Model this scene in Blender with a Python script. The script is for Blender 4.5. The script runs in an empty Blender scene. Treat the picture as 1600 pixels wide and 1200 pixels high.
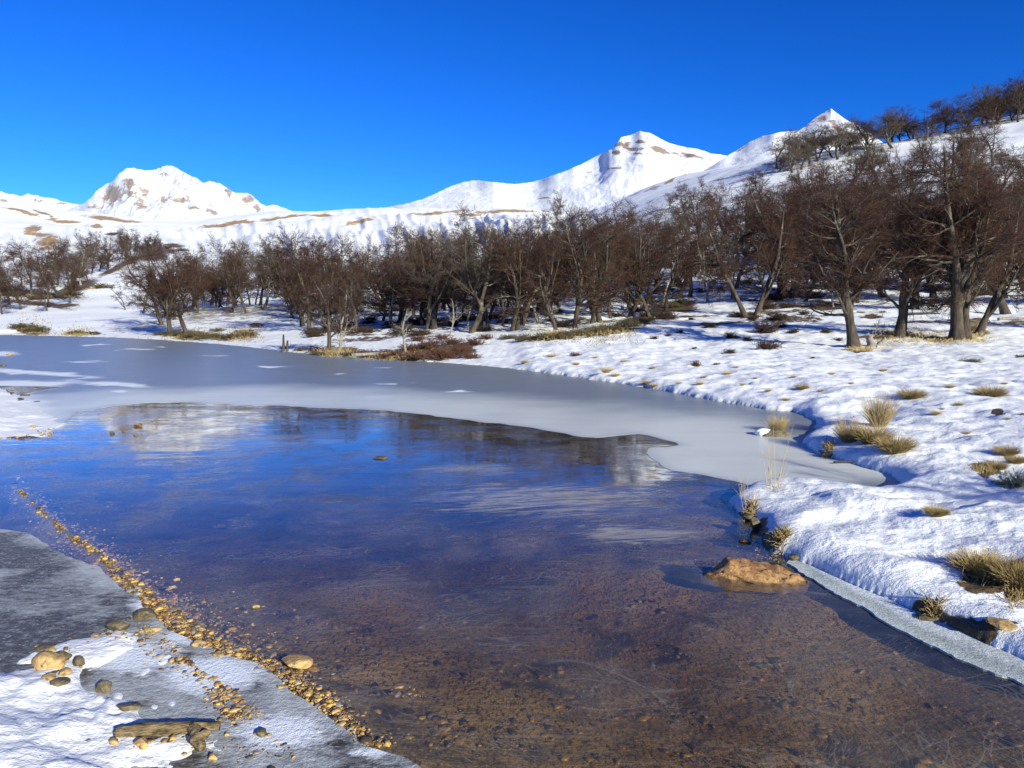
import bpy, math, numpy as np
from mathutils import Vector
from mathutils.geometry import delaunay_2d_cdt
R = math.radians
scn = bpy.context.scene
COL = scn.collection
# ------------------------------------------------------------------ camera
H = 1.7; F = 1155.0; TH = math.atan(110 / F); CT, ST = math.cos(TH), math.sin(TH)
cam_d = bpy.data.cameras.new('camera'); cam = bpy.data.objects.new('camera', cam_d); COL.objects.link(cam)
cam.location = (0, 0, H); cam.rotation_euler = (R(90) - TH, 0, 0)
cam_d.sensor_width = 36; cam_d.lens = 36 * F / 1600; cam_d.clip_start = 0.05; cam_d.clip_end = 30000
scn.camera = cam
# ------------------------------------------------------------------ sky and sun
SUN_AZ = math.atan2(0.56, -0.83); SUN_EL = R(21)
w = bpy.data.worlds.new("World"); scn.world = w; w.use_nodes = True
wn = w.node_tree; bg = wn.nodes['Background']
sky = wn.nodes.new('ShaderNodeTexSky'); sky.sky_type = 'NISHITA'; sky.sun_disc = False
sky.sun_elevation = SUN_EL; sky.sun_rotation = SUN_AZ; sky.altitude = 1500
sky.air_density = 1.0; sky.dust_density = 0.0; sky.ozone_density = 3.0
sep = wn.nodes.new('ShaderNodeSeparateColor'); com = wn.nodes.new('ShaderNodeCombineColor'); wn.links.new(sky.outputs[0], sep.inputs[0])
for ch, (ex, gain) in enumerate(((2.2, .055), (1.45, .40), (1.25, 1.12))):      # deeper, more saturated blue as the photograph shows it
    pw = wn.nodes.new('ShaderNodeMath'); pw.operation = 'POWER'; pw.inputs[1].default_value = ex; wn.links.new(sep.outputs[ch], pw.inputs[0])
    ml = wn.nodes.new('ShaderNodeMath'); ml.operation = 'MULTIPLY'; ml.inputs[1].default_value = gain; wn.links.new(pw.outputs[0], ml.inputs[0]); wn.links.new(ml.outputs[0], com.inputs[ch])
wn.links.new(com.outputs[0], bg.inputs[0])
bg.inputs[1].default_value = 0.068
sd = bpy.data.lights.new('sun', 'SUN'); sd.energy = 5.0; sd.angle = R(0.5); sd.color = (1.0, 0.965, 0.77)
so = bpy.data.objects.new('sun', sd); COL.objects.link(so)
SD = Vector((math.sin(SUN_AZ) * math.cos(SUN_EL), math.cos(SUN_AZ) * math.cos(SUN_EL), math.sin(SUN_EL)))
so.rotation_euler = (-SD).to_track_quat('-Z', 'Y').to_euler(); so.location = (20, -30, 30)
vs = scn.view_settings; vs.view_transform = 'Standard'; vs.look = 'None'; vs.gamma = 1; vs.exposure = 0.62; vs.use_curve_mapping = False
scn.cycles.max_bounces = 6; scn.cycles.transparent_max_bounces = 8; scn.cycles.caustics_reflective = False; scn.cycles.caustics_refractive = False

# ------------------------------------------------------------------ maths helpers
def proj(X, Y, Z):
    dz = Z - H; zc = Y * CT - dz * ST; yc = Y * ST + dz * CT
    zc = np.where(np.abs(zc) < 1e-3, 1e-3, zc)
    px = 800 + F * X / zc; py = 600 - F * yc / zc
    return np.where(zc > 0.01, px, -9999), np.where(zc > 0.01, py, -9999)
def ray(px, py):
    u = (px - 800) / F; v = (600 - py) / F
    yd = CT + v * ST; zd = -ST + v * CT
    return u / yd, zd / yd            # X/Y and (Z-H)/Y
def flat(px, py, z=0.0):
    a, b = ray(px, py); Y = (z - H) / b
    return (a * Y, Y)
def rng(s): return np.random.default_rng(s)
def _hash(ix, iy, s):
    n = (ix.astype(np.int64) * 374761393 + iy.astype(np.int64) * 668265263 + s * 1274126177) & 0xffffffff
    n = ((n ^ (n >> 13)) * 1274126177) & 0xffffffff
    return ((n ^ (n >> 16)) & 0xffff) / 65535.0
def noise(x, y, s=0):
    x = np.asarray(x, float); y = np.asarray(y, float)
    ix = np.floor(x); iy = np.floor(y); fx = x - ix; fy = y - iy
    u = fx * fx * fx * (fx * (fx * 6 - 15) + 10); v = fy * fy * fy * (fy * (fy * 6 - 15) + 10)
    a = _hash(ix, iy, s); b = _hash(ix + 1, iy, s); c = _hash(ix, iy + 1, s); d = _hash(ix + 1, iy + 1, s)
    return (a + (b - a) * u) * (1 - v) + (c + (d - c) * u) * v
def fbm(x, y, s=0, o=4, g=0.5):
    t = 0; a = 1; n = 0
    for i in range(o):
        t = t + a * noise(x, y, s + i * 17); n += a; a *= g; x, y = x * 1.62 + y * 1.18 + 3.1, y * 1.62 - x * 1.18 + 7.7
    return t / n
def ridged(x, y, s=0, o=4, g=0.5):
    t = 0; a = 1; n = 0
    for i in range(o):
        t = t + a * (1 - np.abs(2 * noise(x, y, s + i * 13) - 1)); n += a; a *= g; x, y = x * 1.62 + y * 1.18 + 1.3, y * 1.62 - x * 1.18 + 4.4
    return t / n
def sst(a, b, x):
    t = np.clip((x - a) / (b - a), 0, 1); return t * t * (3 - 2 * t)
def seg_dist(X, Y, P, closed=True):
    P = np.asarray(P, float); Q = np.roll(P, -1, 0) if closed else P[1:]
    A = P if closed else P[:-1]
    d = np.full(X.shape, 1e9); ins = np.zeros(X.shape, bool)
    for (ax, ay), (bx, by) in zip(A, Q):
        ex, ey = bx - ax, by - ay; L = ex * ex + ey * ey + 1e-12
        t = np.clip(((X - ax) * ex + (Y - ay) * ey) / L, 0, 1)
        d = np.minimum(d, (X - ax - t * ex) ** 2 + (Y - ay - t * ey) ** 2)
        if closed and ay != by:
            c = ((ay > Y) != (by > Y)) & (X < (bx - ax) * (Y - ay) / (by - ay) + ax)
            ins ^= c
    return np.sqrt(d), ins
def smooth_poly(pts, it=2, closed=True):
    P = np.array(pts, float)
    for _ in range(it):
        if closed:
            Q = np.roll(P, -1, 0); P = np.stack([P * .75 + Q * .25, P * .25 + Q * .75], 1).reshape(-1, 2)
        else:
            A, B = P[:-1], P[1:]; M = np.stack([A * .75 + B * .25, A * .25 + B * .75], 1).reshape(-1, 2)
            P = np.vstack([P[:1], M, P[-1:]])
    return P

# ------------------------------------------------------------------ the lie of the land
SHORE_PX = [(1700,1085),(1600,1035),(1500,990),(1430,955),(1350,925),(1290,900),(1250,880),(1225,868),(1197,862),(1186,845),
 (1190,825),(1172,812),(1156,803),(1148,795),(1141,782),(1165,768),(1200,763),(1250,762),(1300,769),(1350,774),(1392,769),(1412,757),
 (1400,744),(1360,733),(1320,722),(1285,713),(1262,702),(1256,690),(1268,676),(1276,666),(1266,655),(1245,645),(1200,641),
 (1150,632),(1080,620),(1010,606),(960,599),(900,590),(850,583),(790,575),(720,569),(660,565),(600,561),(540,558),(480,553),
 (430,548),(380,541),(320,536),(240,530),(160,527),(80,525),(0,523),(-200,521),(-520,520),(-560,600),(-200,600),(0,604),(20,612),
 (45,625),(62,640),(90,655),(102,663),(86,672),(70,683),(40,687),(0,684),(-200,682),(-600,700),(-600,965),(0,968),(40,962),
 (70,985),(130,1000),(165,975),(200,965),(240,985),(285,1010),(300,1050),(345,1070),(400,1110),(480,1150),(540,1180),
 (600,1215),(660,1260),(900,1500),(1500,1500),(2000,1350)]
LAKE = smooth_poly([flat(*p) for p in SHORE_PX], 2)
GRAVEL = smooth_poly([flat(*p) for p in [(30,766),(60,795),(95,828),(130,850),(160,870),(190,900),(225,930),(265,965),(310,1000),
 (350,1018),(400,1035),(440,1058),(480,1083),(520,1110),(550,1143),(590,1175),(640,1195)]], 1, False)
YS = np.array([2, 2.6, 3.3, 4.2, 5.4, 8, 11, 15, 20, 25, 32, 42, 56, 75, 100, 140, 200, 300, 450, 900, 1500, 3000.])
def zp(Y, z): return 490 - F * (z - H) / Y
cols = {
 -500: [None,None,None,None,None,None,None,524,498,468,432,400,376,358,326,420,470],
 0:    [None,None,None,None,None,None,None,524,499,470,437,408,383,362,322,420,470],
 150:  [None,None,None,None,None,None,None,524,496,464,428,400,380,364,336,420,470],
 300:  [None,None,None,None,None,None,None,515,490,468,440,415,392,374,347,420,470],
 450:  [None,None,None,None,None,None,532,508,484,460,435,408,382,362,331,420,470],
 600:  [None,None,None,None,None,547,522,500,480,460,435,405,374,352,327,420,470],
 750:  [None,None,None,None,563,538,514,494,474,452,425,392,361,343,324,420,470],
 900:  [None,None,None,583,558,532,508,486,462,435,400,368,345,350,336,420,470],
 1000: [None,None,None,580,556,530,504,480,450,415,368,328,303,335,360,420,470],
 1100: [None,None,None,579,556,529,502,472,436,392,335,288,263,300,380,430,470],
 1200: [None,None,None,578,555,527,500,465,420,370,308,250,262,330,400,440,470],
 1350: [None,None,None,577,553,524,494,455,402,342,276,231,262,330,400,440,470],
 1500: [None,None,None,576,552,522,488,445,385,312,235,203,250,330,400,440,470],
 1650: [None,None,None,575,550,518,480,430,360,285,205,175,240,330,400,440,470],
 2000: [None,None,None,572,545,510,465,400,320,240,160,130,240,330,400,440,470]}
ZN = {2: .12, 2.6: .12, 3.3: .12, 4.2: .12, 5.4: .13, 8: .16, 11: .18, 15: .2, 20: .22, 25: .2, 32: .15, 42: .1}
cpx = np.array(sorted(cols)); T = np.zeros((len(cpx), len(YS)))
for i, c in enumerate(cpx):
    for j, Y in enumerate(YS):
        v = None if j < 8 else cols[c][j - 5]
        T[i, j] = (ZN[Y] - H) / Y if v is None else (490 - v) / F
gx = np.linspace(-500, 2000, 400); gy = np.linspace(math.log(2), math.log(3000), 320)
T1 = np.stack([np.interp(gy, np.log(YS), T[i]) for i in range(len(cpx))])
T2 = np.stack([np.interp(gx, cpx, T1[:, j]) for j in range(len(gy))], 1)
def blur(A, n, ax):
    k = np.hanning(n + 2)[1:-1]; k /= k.sum()
    pad = [(0, 0), (0, 0)]; pad[ax] = (n // 2, n // 2); B = np.pad(A, pad, mode='edge')
    return np.apply_along_axis(lambda v: np.convolve(v, k, 'valid'), ax, B)
T2 = blur(blur(T2, 31, 0), 11, 1)
def hprof(X, Y):
    r = np.hypot(X, Y); az = np.arctan2(X, Y); azc = np.clip(az, -0.84, 0.80)
    px = 800 + F * np.tan(azc); yy = np.maximum(r * np.cos(azc), 2.0)
    a = np.clip((px - gx[0]) / (gx[1] - gx[0]), 0, len(gx) - 1.001); b = np.clip((np.log(yy) - gy[0]) / (gy[1] - gy[0]), 0, len(gy) - 1.001)
    ia, ib = a.astype(int), b.astype(int); fa, fb = a - ia, b - ib
    t = (T2[ia, ib] * (1 - fa) + T2[ia + 1, ib] * fa) * (1 - fb) + (T2[ia, ib + 1] * (1 - fa) + T2[ia + 1, ib + 1] * fa) * fb
    z = H + yy * t
    back = sst(1.3, 2.0, np.abs(az))
    return z * (1 - back) + 0.22 * back
def height(X, Y, fine=True):
    X = np.asarray(X, float); Y = np.asarray(Y, float)
    r = np.hypot(X, Y); z = hprof(X, Y)
    near = r < 75
    d = np.full(X.shape, 50.); ins = np.zeros(X.shape, bool); gd = np.full(X.shape, 50.)
    if near.any():
        xn = X[near]; yn = Y[near]
        wob = 0.008 * yn
        xw = xn + wob * (fbm(xn * 3, yn * 3, 5, 3) - .5) * 2; yw = yn + wob * (fbm(xn * 3, yn * 3, 9, 3) - .5) * 2
        d[near], ins[near] = seg_dist(xw, yw, LAKE)
        gn = r[near] < 14
        if gn.any():
            g = np.full(xn.shape, 50.); g[gn] = seg_dist(xn[gn], yn[gn], GRAVEL, False)[0]; gd[near] = g
    right = sst(-0.2, 0.9, X)          # the right bank stands proud, the left shore is nearly flat
    leftnear = (1 - right) * (1 - sst(9, 14, r))
    z = z * (1 - leftnear * 0.35)
    # undulation
    und = (fbm(X / 9, Y / 9, 21, 3) - .5) * 0.5 * sst(14, 35, r) + (fbm(X / 30, Y / 30, 22, 3) - .5) * 2.6 * sst(60, 130, r) \
        + (fbm(X / 130, Y / 130, 23, 3) - .5) * 16 * sst(220, 600, r) * (1 - .7 * sst(.2, .3, np.arctan2(X, Y)))
    hill = sst(45, 90, r)
    und = und + (ridged(X / 14, Y / 30, 31, 3) - .6) * 1.1 * hill * sst(.2, .5, np.arctan2(X, Y))
    flute = sst(170, 260, r) * (1 - sst(600, 900, r)) * (1 - sst(.0, .15, np.arctan2(X, Y)))
    und = und + (ridged(np.arctan2(X, Y) * 60 + Y / 400, Y / 260, 41, 3) - .6) * 5.5 * flute
    lake_far = sst(0.0, 4.0, d) if fine is not None else 1
    z_land = z * sst(-.1, 2.2 + 0.05 * r - 1.1 * leftnear, d) + und * lake_far
    z_land = z_land - leftnear * .034 * sst(.46, .60, fbm(X * 3.4 + Y, Y * 3.0, 71, 4, .6)) * np.exp(-d / .8) - leftnear * .012 * (fbm(X * 11, Y * 9, 73, 3, .6) - .42) * np.exp(-d / 1.2)
    lip = (0.012 + 0.12 * right + 0.05 * sst(14, 30, r)) * (1 - np.exp(-d / (0.05 + 0.004 * r)))
    z_land = z_land + lip
    if fine:
        m = 1 - sst(60, 140, r)
        a = np.clip(d * 3, 0, 1) * m
        sn = (fbm(X * 1.1, Y * .8, 51, 3) - .5) * 0.16 * (0.35 + 0.65 * right) + (fbm(X * 2.2 - Y * .6, Y * 3.6 + X, 52, 4, .55) - .5) * 0.085 \
            + (ridged(X * .9 + Y * .5, Y * 1.7 - X * .4, 53, 3) - .6) * 0.07 * right \
            + (ridged(X * 7 - Y * 4, Y * 13 + X * 5, 57, 2) - .6) * 0.014 * (1 - sst(8, 14, r))
        rough = sst(9, 12, r) * (1 - sst(30, 50, r))
        sn = sn + rough * (fbm(X * 2.9 + .7 * Y, Y * 1.3, 54, 4, .65) - .5) * .065
        z_land = z_land + sn * a
        z_land = np.maximum(z_land, 0.001 + 0.006 * np.clip(d * 8, 0, 1))
    bed = -(0.035 + 0.13 * np.minimum(d, 3.2)) + (fbm(X * 2, Y * 2, 61, 4) - .5) * 0.05 * np.clip(d, 0, 1)
    bed = np.minimum(bed, -0.006)
    gl = np.exp(-(gd / 0.16) ** 2); bed = bed * (1 - gl) + gl * (-0.004 + 0.006 * noise(X * 9, Y * 9, 3))
    return np.where(ins, bed, z_land), d, ins, gd
_yy = np.exp(np.linspace(math.log(2.0), math.log(1400), 1500))
def place(px, py):
    a, b = ray(px, py); X = a * _yy; h = height(X, _yy)[0]; zr = H + b * _yy
    k = np.argmax(zr < h)
    if k == 0: k = 1 if zr[0] < h[0] else len(_yy) - 1
    d0 = zr[k - 1] - h[k - 1]; d1 = zr[k] - h[k]; t = 0 if d0 == d1 else min(max(d0 / (d0 - d1), 0), 1)
    Y = _yy[k - 1] + (_yy[k] - _yy[k - 1]) * t
    x = a * Y; return float(x), float(Y), float(height(np.array([x]), np.array([Y]))[0][0])

# ------------------------------------------------------------------ object helpers
def mesh(name, V, Fc, mat=None, smooth=False, attrs=None):
    me = bpy.data.meshes.new(name); V = np.asarray(V, np.float32)
    if isinstance(Fc, np.ndarray):
        n, k = Fc.shape
        me.vertices.add(len(V)); me.vertices.foreach_set('co', V.ravel())
        me.loops.add(n * k); me.loops.foreach_set('vertex_index', Fc.astype(np.int32).ravel())
        me.polygons.add(n); me.polygons.foreach_set('loop_start', np.arange(0, n * k, k, dtype=np.int32))
        me.update(calc_edges=True)
    else:
        me.from_pydata(V.tolist(), [], Fc); me.update()
    if smooth: me.polygons.foreach_set('use_smooth', np.ones(len(me.polygons), bool))
    for k, v in (attrs or {}).items():
        v = np.asarray(v, np.float32)
        if v.ndim == 2:
            at = me.attributes.new(k, 'FLOAT_COLOR', 'POINT'); at.data.foreach_set('color', np.c_[v, np.ones(len(v))].astype(np.float32).ravel())
        else:
            at = me.attributes.new(k, 'FLOAT', 'POINT'); at.data.foreach_set('value', v)
    if mat: me.materials.append(mat)
    return me
def ob(name, data, parent=None):
    o = bpy.data.objects.new(name, data); COL.objects.link(o)
    if parent: o.parent = parent
    return o
def tag(o, label=None, cat=None, group=None, kind=None):
    if label and len(label.split()) > 16: print('LONG', label)
    for k, v in (('label', label), ('category', cat), ('group', group), ('kind', kind)):
        if v: o[k] = v
    return o

# ------------------------------------------------------------------ materials
class NT:
    def __init__(s, name):
        s.m = bpy.data.materials.new(name); s.m.use_nodes = True; s.t = s.m.node_tree; s.b = s.t.nodes['Principled BSDF']; s.out = s.t.nodes['Material Output']
    def n(s, typ, **kw):
        nd = s.t.nodes.new('ShaderNode' + typ)
        for k, v in kw.items():
            if k.startswith('i_'):
                key = k[2:]; key = int(key) if key.isdigit() else key.replace('_', ' ')
                s.set(nd.inputs[key], v)
            else: setattr(nd, k, v)
        return nd
    def set(s, inp, v):
        if isinstance(v, bpy.types.NodeSocket): s.t.links.new(v, inp)
        else: inp.default_value = v
    def pos(s): return s.n('NewGeometry').outputs['Position']
    def noise(s, vec, scale, detail=4, rough=.5, dist=0):
        return s.n('TexNoise', i_Vector=vec, i_Scale=scale, i_Detail=detail, i_Roughness=rough, i_Distortion=dist).outputs[0]
    def attr(s, name): return s.n('Attribute', attribute_name=name)
    def math(s, op, a, b=0.0, clamp=False):
        nd = s.n('Math', operation=op, use_clamp=clamp); s.set(nd.inputs[0], a); s.set(nd.inputs[1], b); return nd.outputs[0]
    def ramp(s, f, a, b):
        return s.n('MapRange', interpolation_type='SMOOTHSTEP', i_Value=f, i_1=a, i_2=b).outputs[0]
    def mix(s, f, a, b, bl='MIX'):
        nd = s.n('Mix', data_type='RGBA', blend_type=bl); s.set(nd.inputs[0], f)
        for i, c in ((6, a), (7, b)): s.set(nd.inputs[i], c if isinstance(c, bpy.types.NodeSocket) else (*c, 1) if len(c) == 3 else c)
        return nd.outputs[2]
    def bump(s, h, strength, dist, normal=None):
        nd = s.n('Bump', i_Height=h, i_Strength=strength, i_Distance=dist)
        if normal: s.set(nd.inputs['Normal'], normal)
        return nd.outputs[0]
    def vscale(s, vec, sc):
        return s.n('Mapping', i_Vector=vec, i_Scale=sc).outputs[0]
SNOW = (0.80, 0.83, 0.88)
def mat_ground():
    t = NT('snowy_ground'); P = t.pos()
    tan = t.attr('tan').outputs['Fac']; br = t.attr('brown').outputs['Fac']; bed = t.attr('bed').outputs['Fac']
    n1 = t.noise(P, 3.0, 6, .65); n2 = t.noise(P, 28, 4, .6); n3 = t.noise(P, .4, 5, .7); n4 = t.noise(t.vscale(P, (1, .5, 1)), .14, 8, .8); spk = t.attr('speck').outputs['Fac']
    sn = t.mix(t.ramp(n1, .35, .7), (0.80, 0.82, 0.83), (0.86, 0.87, 0.87))
    mt = t.ramp(t.math('ADD', tan, t.math('MULTIPLY', t.math('SUBTRACT', n4, .5), 2.6)), .42, .75)
    mt = t.math('MULTIPLY', mt, t.ramp(tan, .05, .25))
    tc = t.mix(n1, (0.30, 0.19, 0.08), (0.46, 0.31, 0.15))
    mb = t.ramp(t.math('ADD', br, t.math('MULTIPLY', t.math('SUBTRACT', n1, .5), 1.8)), .42, .55)
    mb = t.math('MULTIPLY', mb, t.ramp(br, .05, .2))
    bc = t.mix(n2, (0.045, 0.03, 0.018), (0.17, 0.115, 0.06))
    c = t.mix(mt, sn, tc); c = t.mix(mb, c, bc)
    ms = t.ramp(t.math('ADD', t.noise(P, 1.0, 6, .75), t.math('MULTIPLY', spk, .22)), .70, .76); c = t.mix(t.math('MULTIPLY', ms, .8), c, t.mix(n2, (.07, .05, .03), (.24, .17, .09)))
    # lake bed
    nb = t.noise(P, 1.1, 6, .6); nbb = t.noise(P, 14, 7, .75); nbc = t.noise(t.vscale(P, (3, 1, 1)), 22, 4, .7)
    bdc = t.mix(t.ramp(nb, .3, .75), (0.13, 0.086, 0.026), (0.46, 0.32, 0.105)); bdc = t.mix(t.ramp(nbb, .5, .75), bdc, (0.30, 0.205, 0.10))
    bdc = t.mix(t.ramp(t.noise(P, 2.6, 3, .5), .58, .68), bdc, (0.05, 0.035, 0.026)); bdc = t.mix(t.ramp(nbc, .5, .62), bdc, (0.06, 0.038, 0.02)); bdc = t.mix(t.ramp(nbc, .40, .33), bdc, (0.40, 0.27, 0.13))
    c = t.mix(bed, c, bdc)
    t.set(t.b.inputs['Base Color'], c); t.b.inputs['Roughness'].default_value = .62; t.b.inputs['Specular IOR Level'].default_value = .3
    h = t.math('ADD', n1, t.math('MULTIPLY', n2, .35)); h2 = t.noise(P, 110, 3, .6)
    nrm = t.bump(h, .6, .045); nrm = t.bump(t.noise(t.vscale(P, (1, 1.8, 1)), 11, 5, .65), .45, .03, nrm); nrm = t.bump(h2, .4, .007, nrm)
    t.set(t.b.inputs['Normal'], nrm)
    return t.m
def mat_mountain(name, scale, rockA, rockB, slope, thr=.62):
    t = NT(name); P = t.pos(); geo = t.n('NewGeometry')
    rk = t.attr('rock').outputs['Fac']
    n1 = t.noise(P, scale, 8, .7); n2 = t.noise(P, scale * 5, 6, .7); n3 = t.noise(P, scale * .25, 4, .6)
    nz = t.n('SeparateXYZ', i_Vector=geo.outputs['Normal']).outputs[2]
    sl = t.ramp(nz, slope[1], slope[0])
    f = t.math('ADD', rk, t.math('MULTIPLY', t.math('SUBTRACT', n1, .5), 2.2)); f = t.math('ADD', f, t.math('MULTIPLY', sl, .32))
    f = t.math('ADD', f, t.math('MULTIPLY', t.math('SUBTRACT', n2, .5), 2.0)); m = t.math('MULTIPLY', t.ramp(f, thr, thr + .16), .92)
    rc = t.mix(n2, rockA, rockB)
    t.set(t.b.inputs['Base Color'], t.mix(m, (0.82, 0.84, 0.87), rc)); t.b.inputs['Roughness'].default_value = .75; t.b.inputs['Specular IOR Level'].default_value = .2
    t.set(t.b.inputs['Normal'], t.bump(t.math('ADD', n1, t.math('MULTIPLY', n2, .3)), .8, 1.0 / scale * .35))
    return t.m
def mat_water():
    t = NT('thin_clear_ice_over_water'); P = t.pos()
    lo = t.noise(P, .22, 3, .5); ang = t.math('MULTIPLY', t.math('SUBTRACT', lo, .5), 5.0)
    def rot(a, off, sc):
        v = t.n('VectorRotate', rotation_type='Z_AXIS', i_Vector=P, i_Angle=t.math('ADD', a, off)).outputs[0]
        return t.vscale(v, sc)
    s1 = t.noise(rot(ang, .3, (1.6, 30, 1)), 1.0, 4, .65, .3)
    s2 = t.noise(rot(ang, 1.4, (2.2, 44, 1)), 1.0, 3, .6, .3)
    s3 = t.noise(rot(ang, -.7, (1.2, 60, 1)), 1.0, 2, .6, .2)
    vo = t.n('TexVoronoi', feature='DISTANCE_TO_EDGE', i_Vector=rot(ang, .1, (.9, 9, 1)), i_Scale=1.3).outputs['Distance']
    crk = t.ramp(vo, .035, .0)
    patch = t.ramp(t.noise(P, .5, 4, .6), .35, .7)
    def needles(a, off, sc, wd):        # long thin ice crystals
        v = t.n('TexVoronoi', feature='DISTANCE_TO_EDGE', i_Vector=rot(a, off, sc), i_Scale=1.0).outputs['Distance']
        return t.ramp(v, wd, .0)
    ang2 = t.math('MULTIPLY', t.math('SUBTRACT', t.noise(P, .55, 2, .5), .5), 3.2)
    nd = t.math('MAXIMUM', needles(ang, .1, (1.4, 11, 1), .030), needles(ang2, 1.9, (1.8, 15, 1), .030))
    nd = t.math('MAXIMUM', nd, needles(ang2, -.6, (2.6, 24, 1), .035))
    nd = t.math('MULTIPLY', nd, t.ramp(t.noise(P, 1.7, 4, .6), .42, .62))
    h = t.math('ADD', s1, t.math('MULTIPLY', s2, .7)); h = t.math('ADD', h, t.math('MULTIPLY', s3, .5))
    h = t.math('MULTIPLY', h, t.math('ADD', t.math('MULTIPLY', patch, .22), .035))
    h = t.math('ADD', h, t.math('MULTIPLY', nd, .55))
    big = t.noise(t.vscale(P, (.45, 1.9, 1)), 1.0, 3, .55)
    nr = t.bump(big, 1.0, .0042); nr = t.bump(h, .16, .0020, nr)
    inc = t.n('NewGeometry').outputs['Incoming']
    dp = t.n('VectorMath', operation='DOT_PRODUCT'); t.set(dp.inputs[0], inc); t.set(dp.inputs[1], nr)
    om = t.math('SUBTRACT', 1.0, t.math('ABSOLUTE', dp.outputs['Value']), True)      # Schlick, the same from above and below
    fr = t.math('MINIMUM', t.math('ADD', t.math('MULTIPLY', t.math('POWER', om, 5.4), 1.22), .018), .92)   # ice skin and the water under it both reflect
    gl = t.n('BsdfGlossy', i_Color=(.97, .98, 1, 1), i_Roughness=t.math('ADD', t.math('MULTIPLY', patch, .02), .002), i_Normal=nr)
    tr = t.n('BsdfTransparent', i_Color=(.94, .92, .88, 1))
    m1 = t.n('MixShader', i_0=fr, i_1=tr.outputs[0], i_2=gl.outputs[0])
    dif = t.n('BsdfDiffuse', i_Color=(.46, .43, .39, 1), i_Normal=nr)
    ndl = t.ramp(t.math('ADD', t.math('MULTIPLY', s2, .5), t.math('MULTIPLY', s3, .5)), .56, .72)
    dfm = t.math('ADD', t.math('MULTIPLY', ndl, .20), t.math('MULTIPLY', nd, .17))
    film_refl = t.math('ADD', t.math('MULTIPLY', t.ramp(t.noise(P, .9, 5, .65), .38, .70), .09), .028)
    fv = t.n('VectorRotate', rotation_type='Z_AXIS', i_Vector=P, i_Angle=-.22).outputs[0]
    refl_st = t.math('ADD', t.math('MULTIPLY', t.noise(t.vscale(fv, (1.0, 7, 1)), 1.3, 7, .72, 1.4), .7), t.math('MULTIPLY', t.noise(t.vscale(fv, (4, 26, 1)), 1.0, 4, .7, .6), .3))
    for (fx, fy, rx_, ry_, am) in ((.35, 6.7, 1.7, 1.0, .50), (1.0, 5.6, .8, .42, .45), (-4.1, 9.6, 2.6, 1.7, .30), (-.4, 8.0, 1.0, .6, .30)):      # white mountain reflections painted into the ice skin's colour as streaky patches
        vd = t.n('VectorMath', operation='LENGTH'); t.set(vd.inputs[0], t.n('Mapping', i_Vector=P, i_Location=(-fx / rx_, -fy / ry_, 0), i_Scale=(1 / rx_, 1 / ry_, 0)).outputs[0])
        refl_m = t.math('ADD', t.ramp(vd.outputs['Value'], 1.25, .1), t.math('MULTIPLY', t.math('SUBTRACT', refl_st, .5), 4.2))
        film_refl = t.math('ADD', film_refl, t.math('MULTIPLY', t.math('MULTIPLY', t.ramp(refl_m, .50, 1.25), t.ramp(vd.outputs['Value'], 1.3, .6)), am))
    dfm = t.math('ADD', dfm, film_refl, True)
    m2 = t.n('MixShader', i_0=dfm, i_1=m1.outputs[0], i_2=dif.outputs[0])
    va = t.n('VolumeAbsorption', i_Color=(.58, .42, .10, 1), i_Density=1.3); t.t.links.new(va.outputs[0], t.out.inputs['Volume'])
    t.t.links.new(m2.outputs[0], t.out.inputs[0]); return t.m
def mat_ice(name, cA, cB, rough=.35, speck=.3, bumpy=.01, mott=.15):
    t = NT(name); P = t.pos(); fr = t.attr('frost').outputs['Fac']
    n1 = t.noise(P, 1.1, 6, .6); n2 = t.noise(P, 45, 4, .7); n3 = t.noise(P, .35, 3, .5)
    st = t.noise(t.vscale(P, (.5, 3.5, 1)), 1.0, 4, .6)
    f = t.math('ADD', fr, t.math('MULTIPLY', t.math('SUBTRACT', n1, .5), .35)); f = t.math('ADD', f, t.math('MULTIPLY', t.math('SUBTRACT', st, .5), .35), True)
    mo = t.noise(t.vscale(P, (11, 27, 1)), 1.0, 7, .75); f = t.math('ADD', f, t.math('MULTIPLY', t.math('SUBTRACT', mo, .5), mott), True)
    c = t.mix(f, cA, cB); c = t.mix(t.math('MULTIPLY', t.ramp(n2, .5, .75), speck), c, (.75, .78, .8))
    wh = t.attr('snow').outputs['Fac']; ws = t.ramp(t.math('ADD', t.math('ADD', wh, t.math('MULTIPLY', t.math('SUBTRACT', n1, .5), .5)), t.math('MULTIPLY', t.math('SUBTRACT', mo, .5), mott * .3)), .35, .70)
    c = t.mix(ws, c, (.74, .78, .83))
    t.set(t.b.inputs['Base Color'], c); t.set(t.b.inputs['Roughness'], t.math('ADD', t.math('MULTIPLY', ws, .3), rough)); t.b.inputs['IOR'].default_value = 1.31
    t.set(t.b.inputs['Normal'], t.bump(t.math('ADD', n2, t.math('MULTIPLY', n1, 1.0)), .5, bumpy)); return t.m
def mat_bark(name, a, b, sc=9, st=(1, 1, .22), bd=.03):
    t = NT(name); tc = t.n('TexCoord').outputs['Object']
    n1 = t.noise(t.vscale(tc, st), sc, 6, .7); n2 = t.noise(tc, 1.3, 3, .6)
    c = t.mix(t.ramp(n1, .3, .7), a, b); c = t.mix(t.ramp(n2, .55, .7), c, tuple(min(1, x * 1.9 + .03) for x in b))
    t.set(t.b.inputs['Base Color'], c); t.b.inputs['Roughness'].default_value = .85; t.b.inputs['Specular IOR Level'].default_value = .2
    t.set(t.b.inputs['Normal'], t.bump(n1, .8, bd)); return t.m
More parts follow.
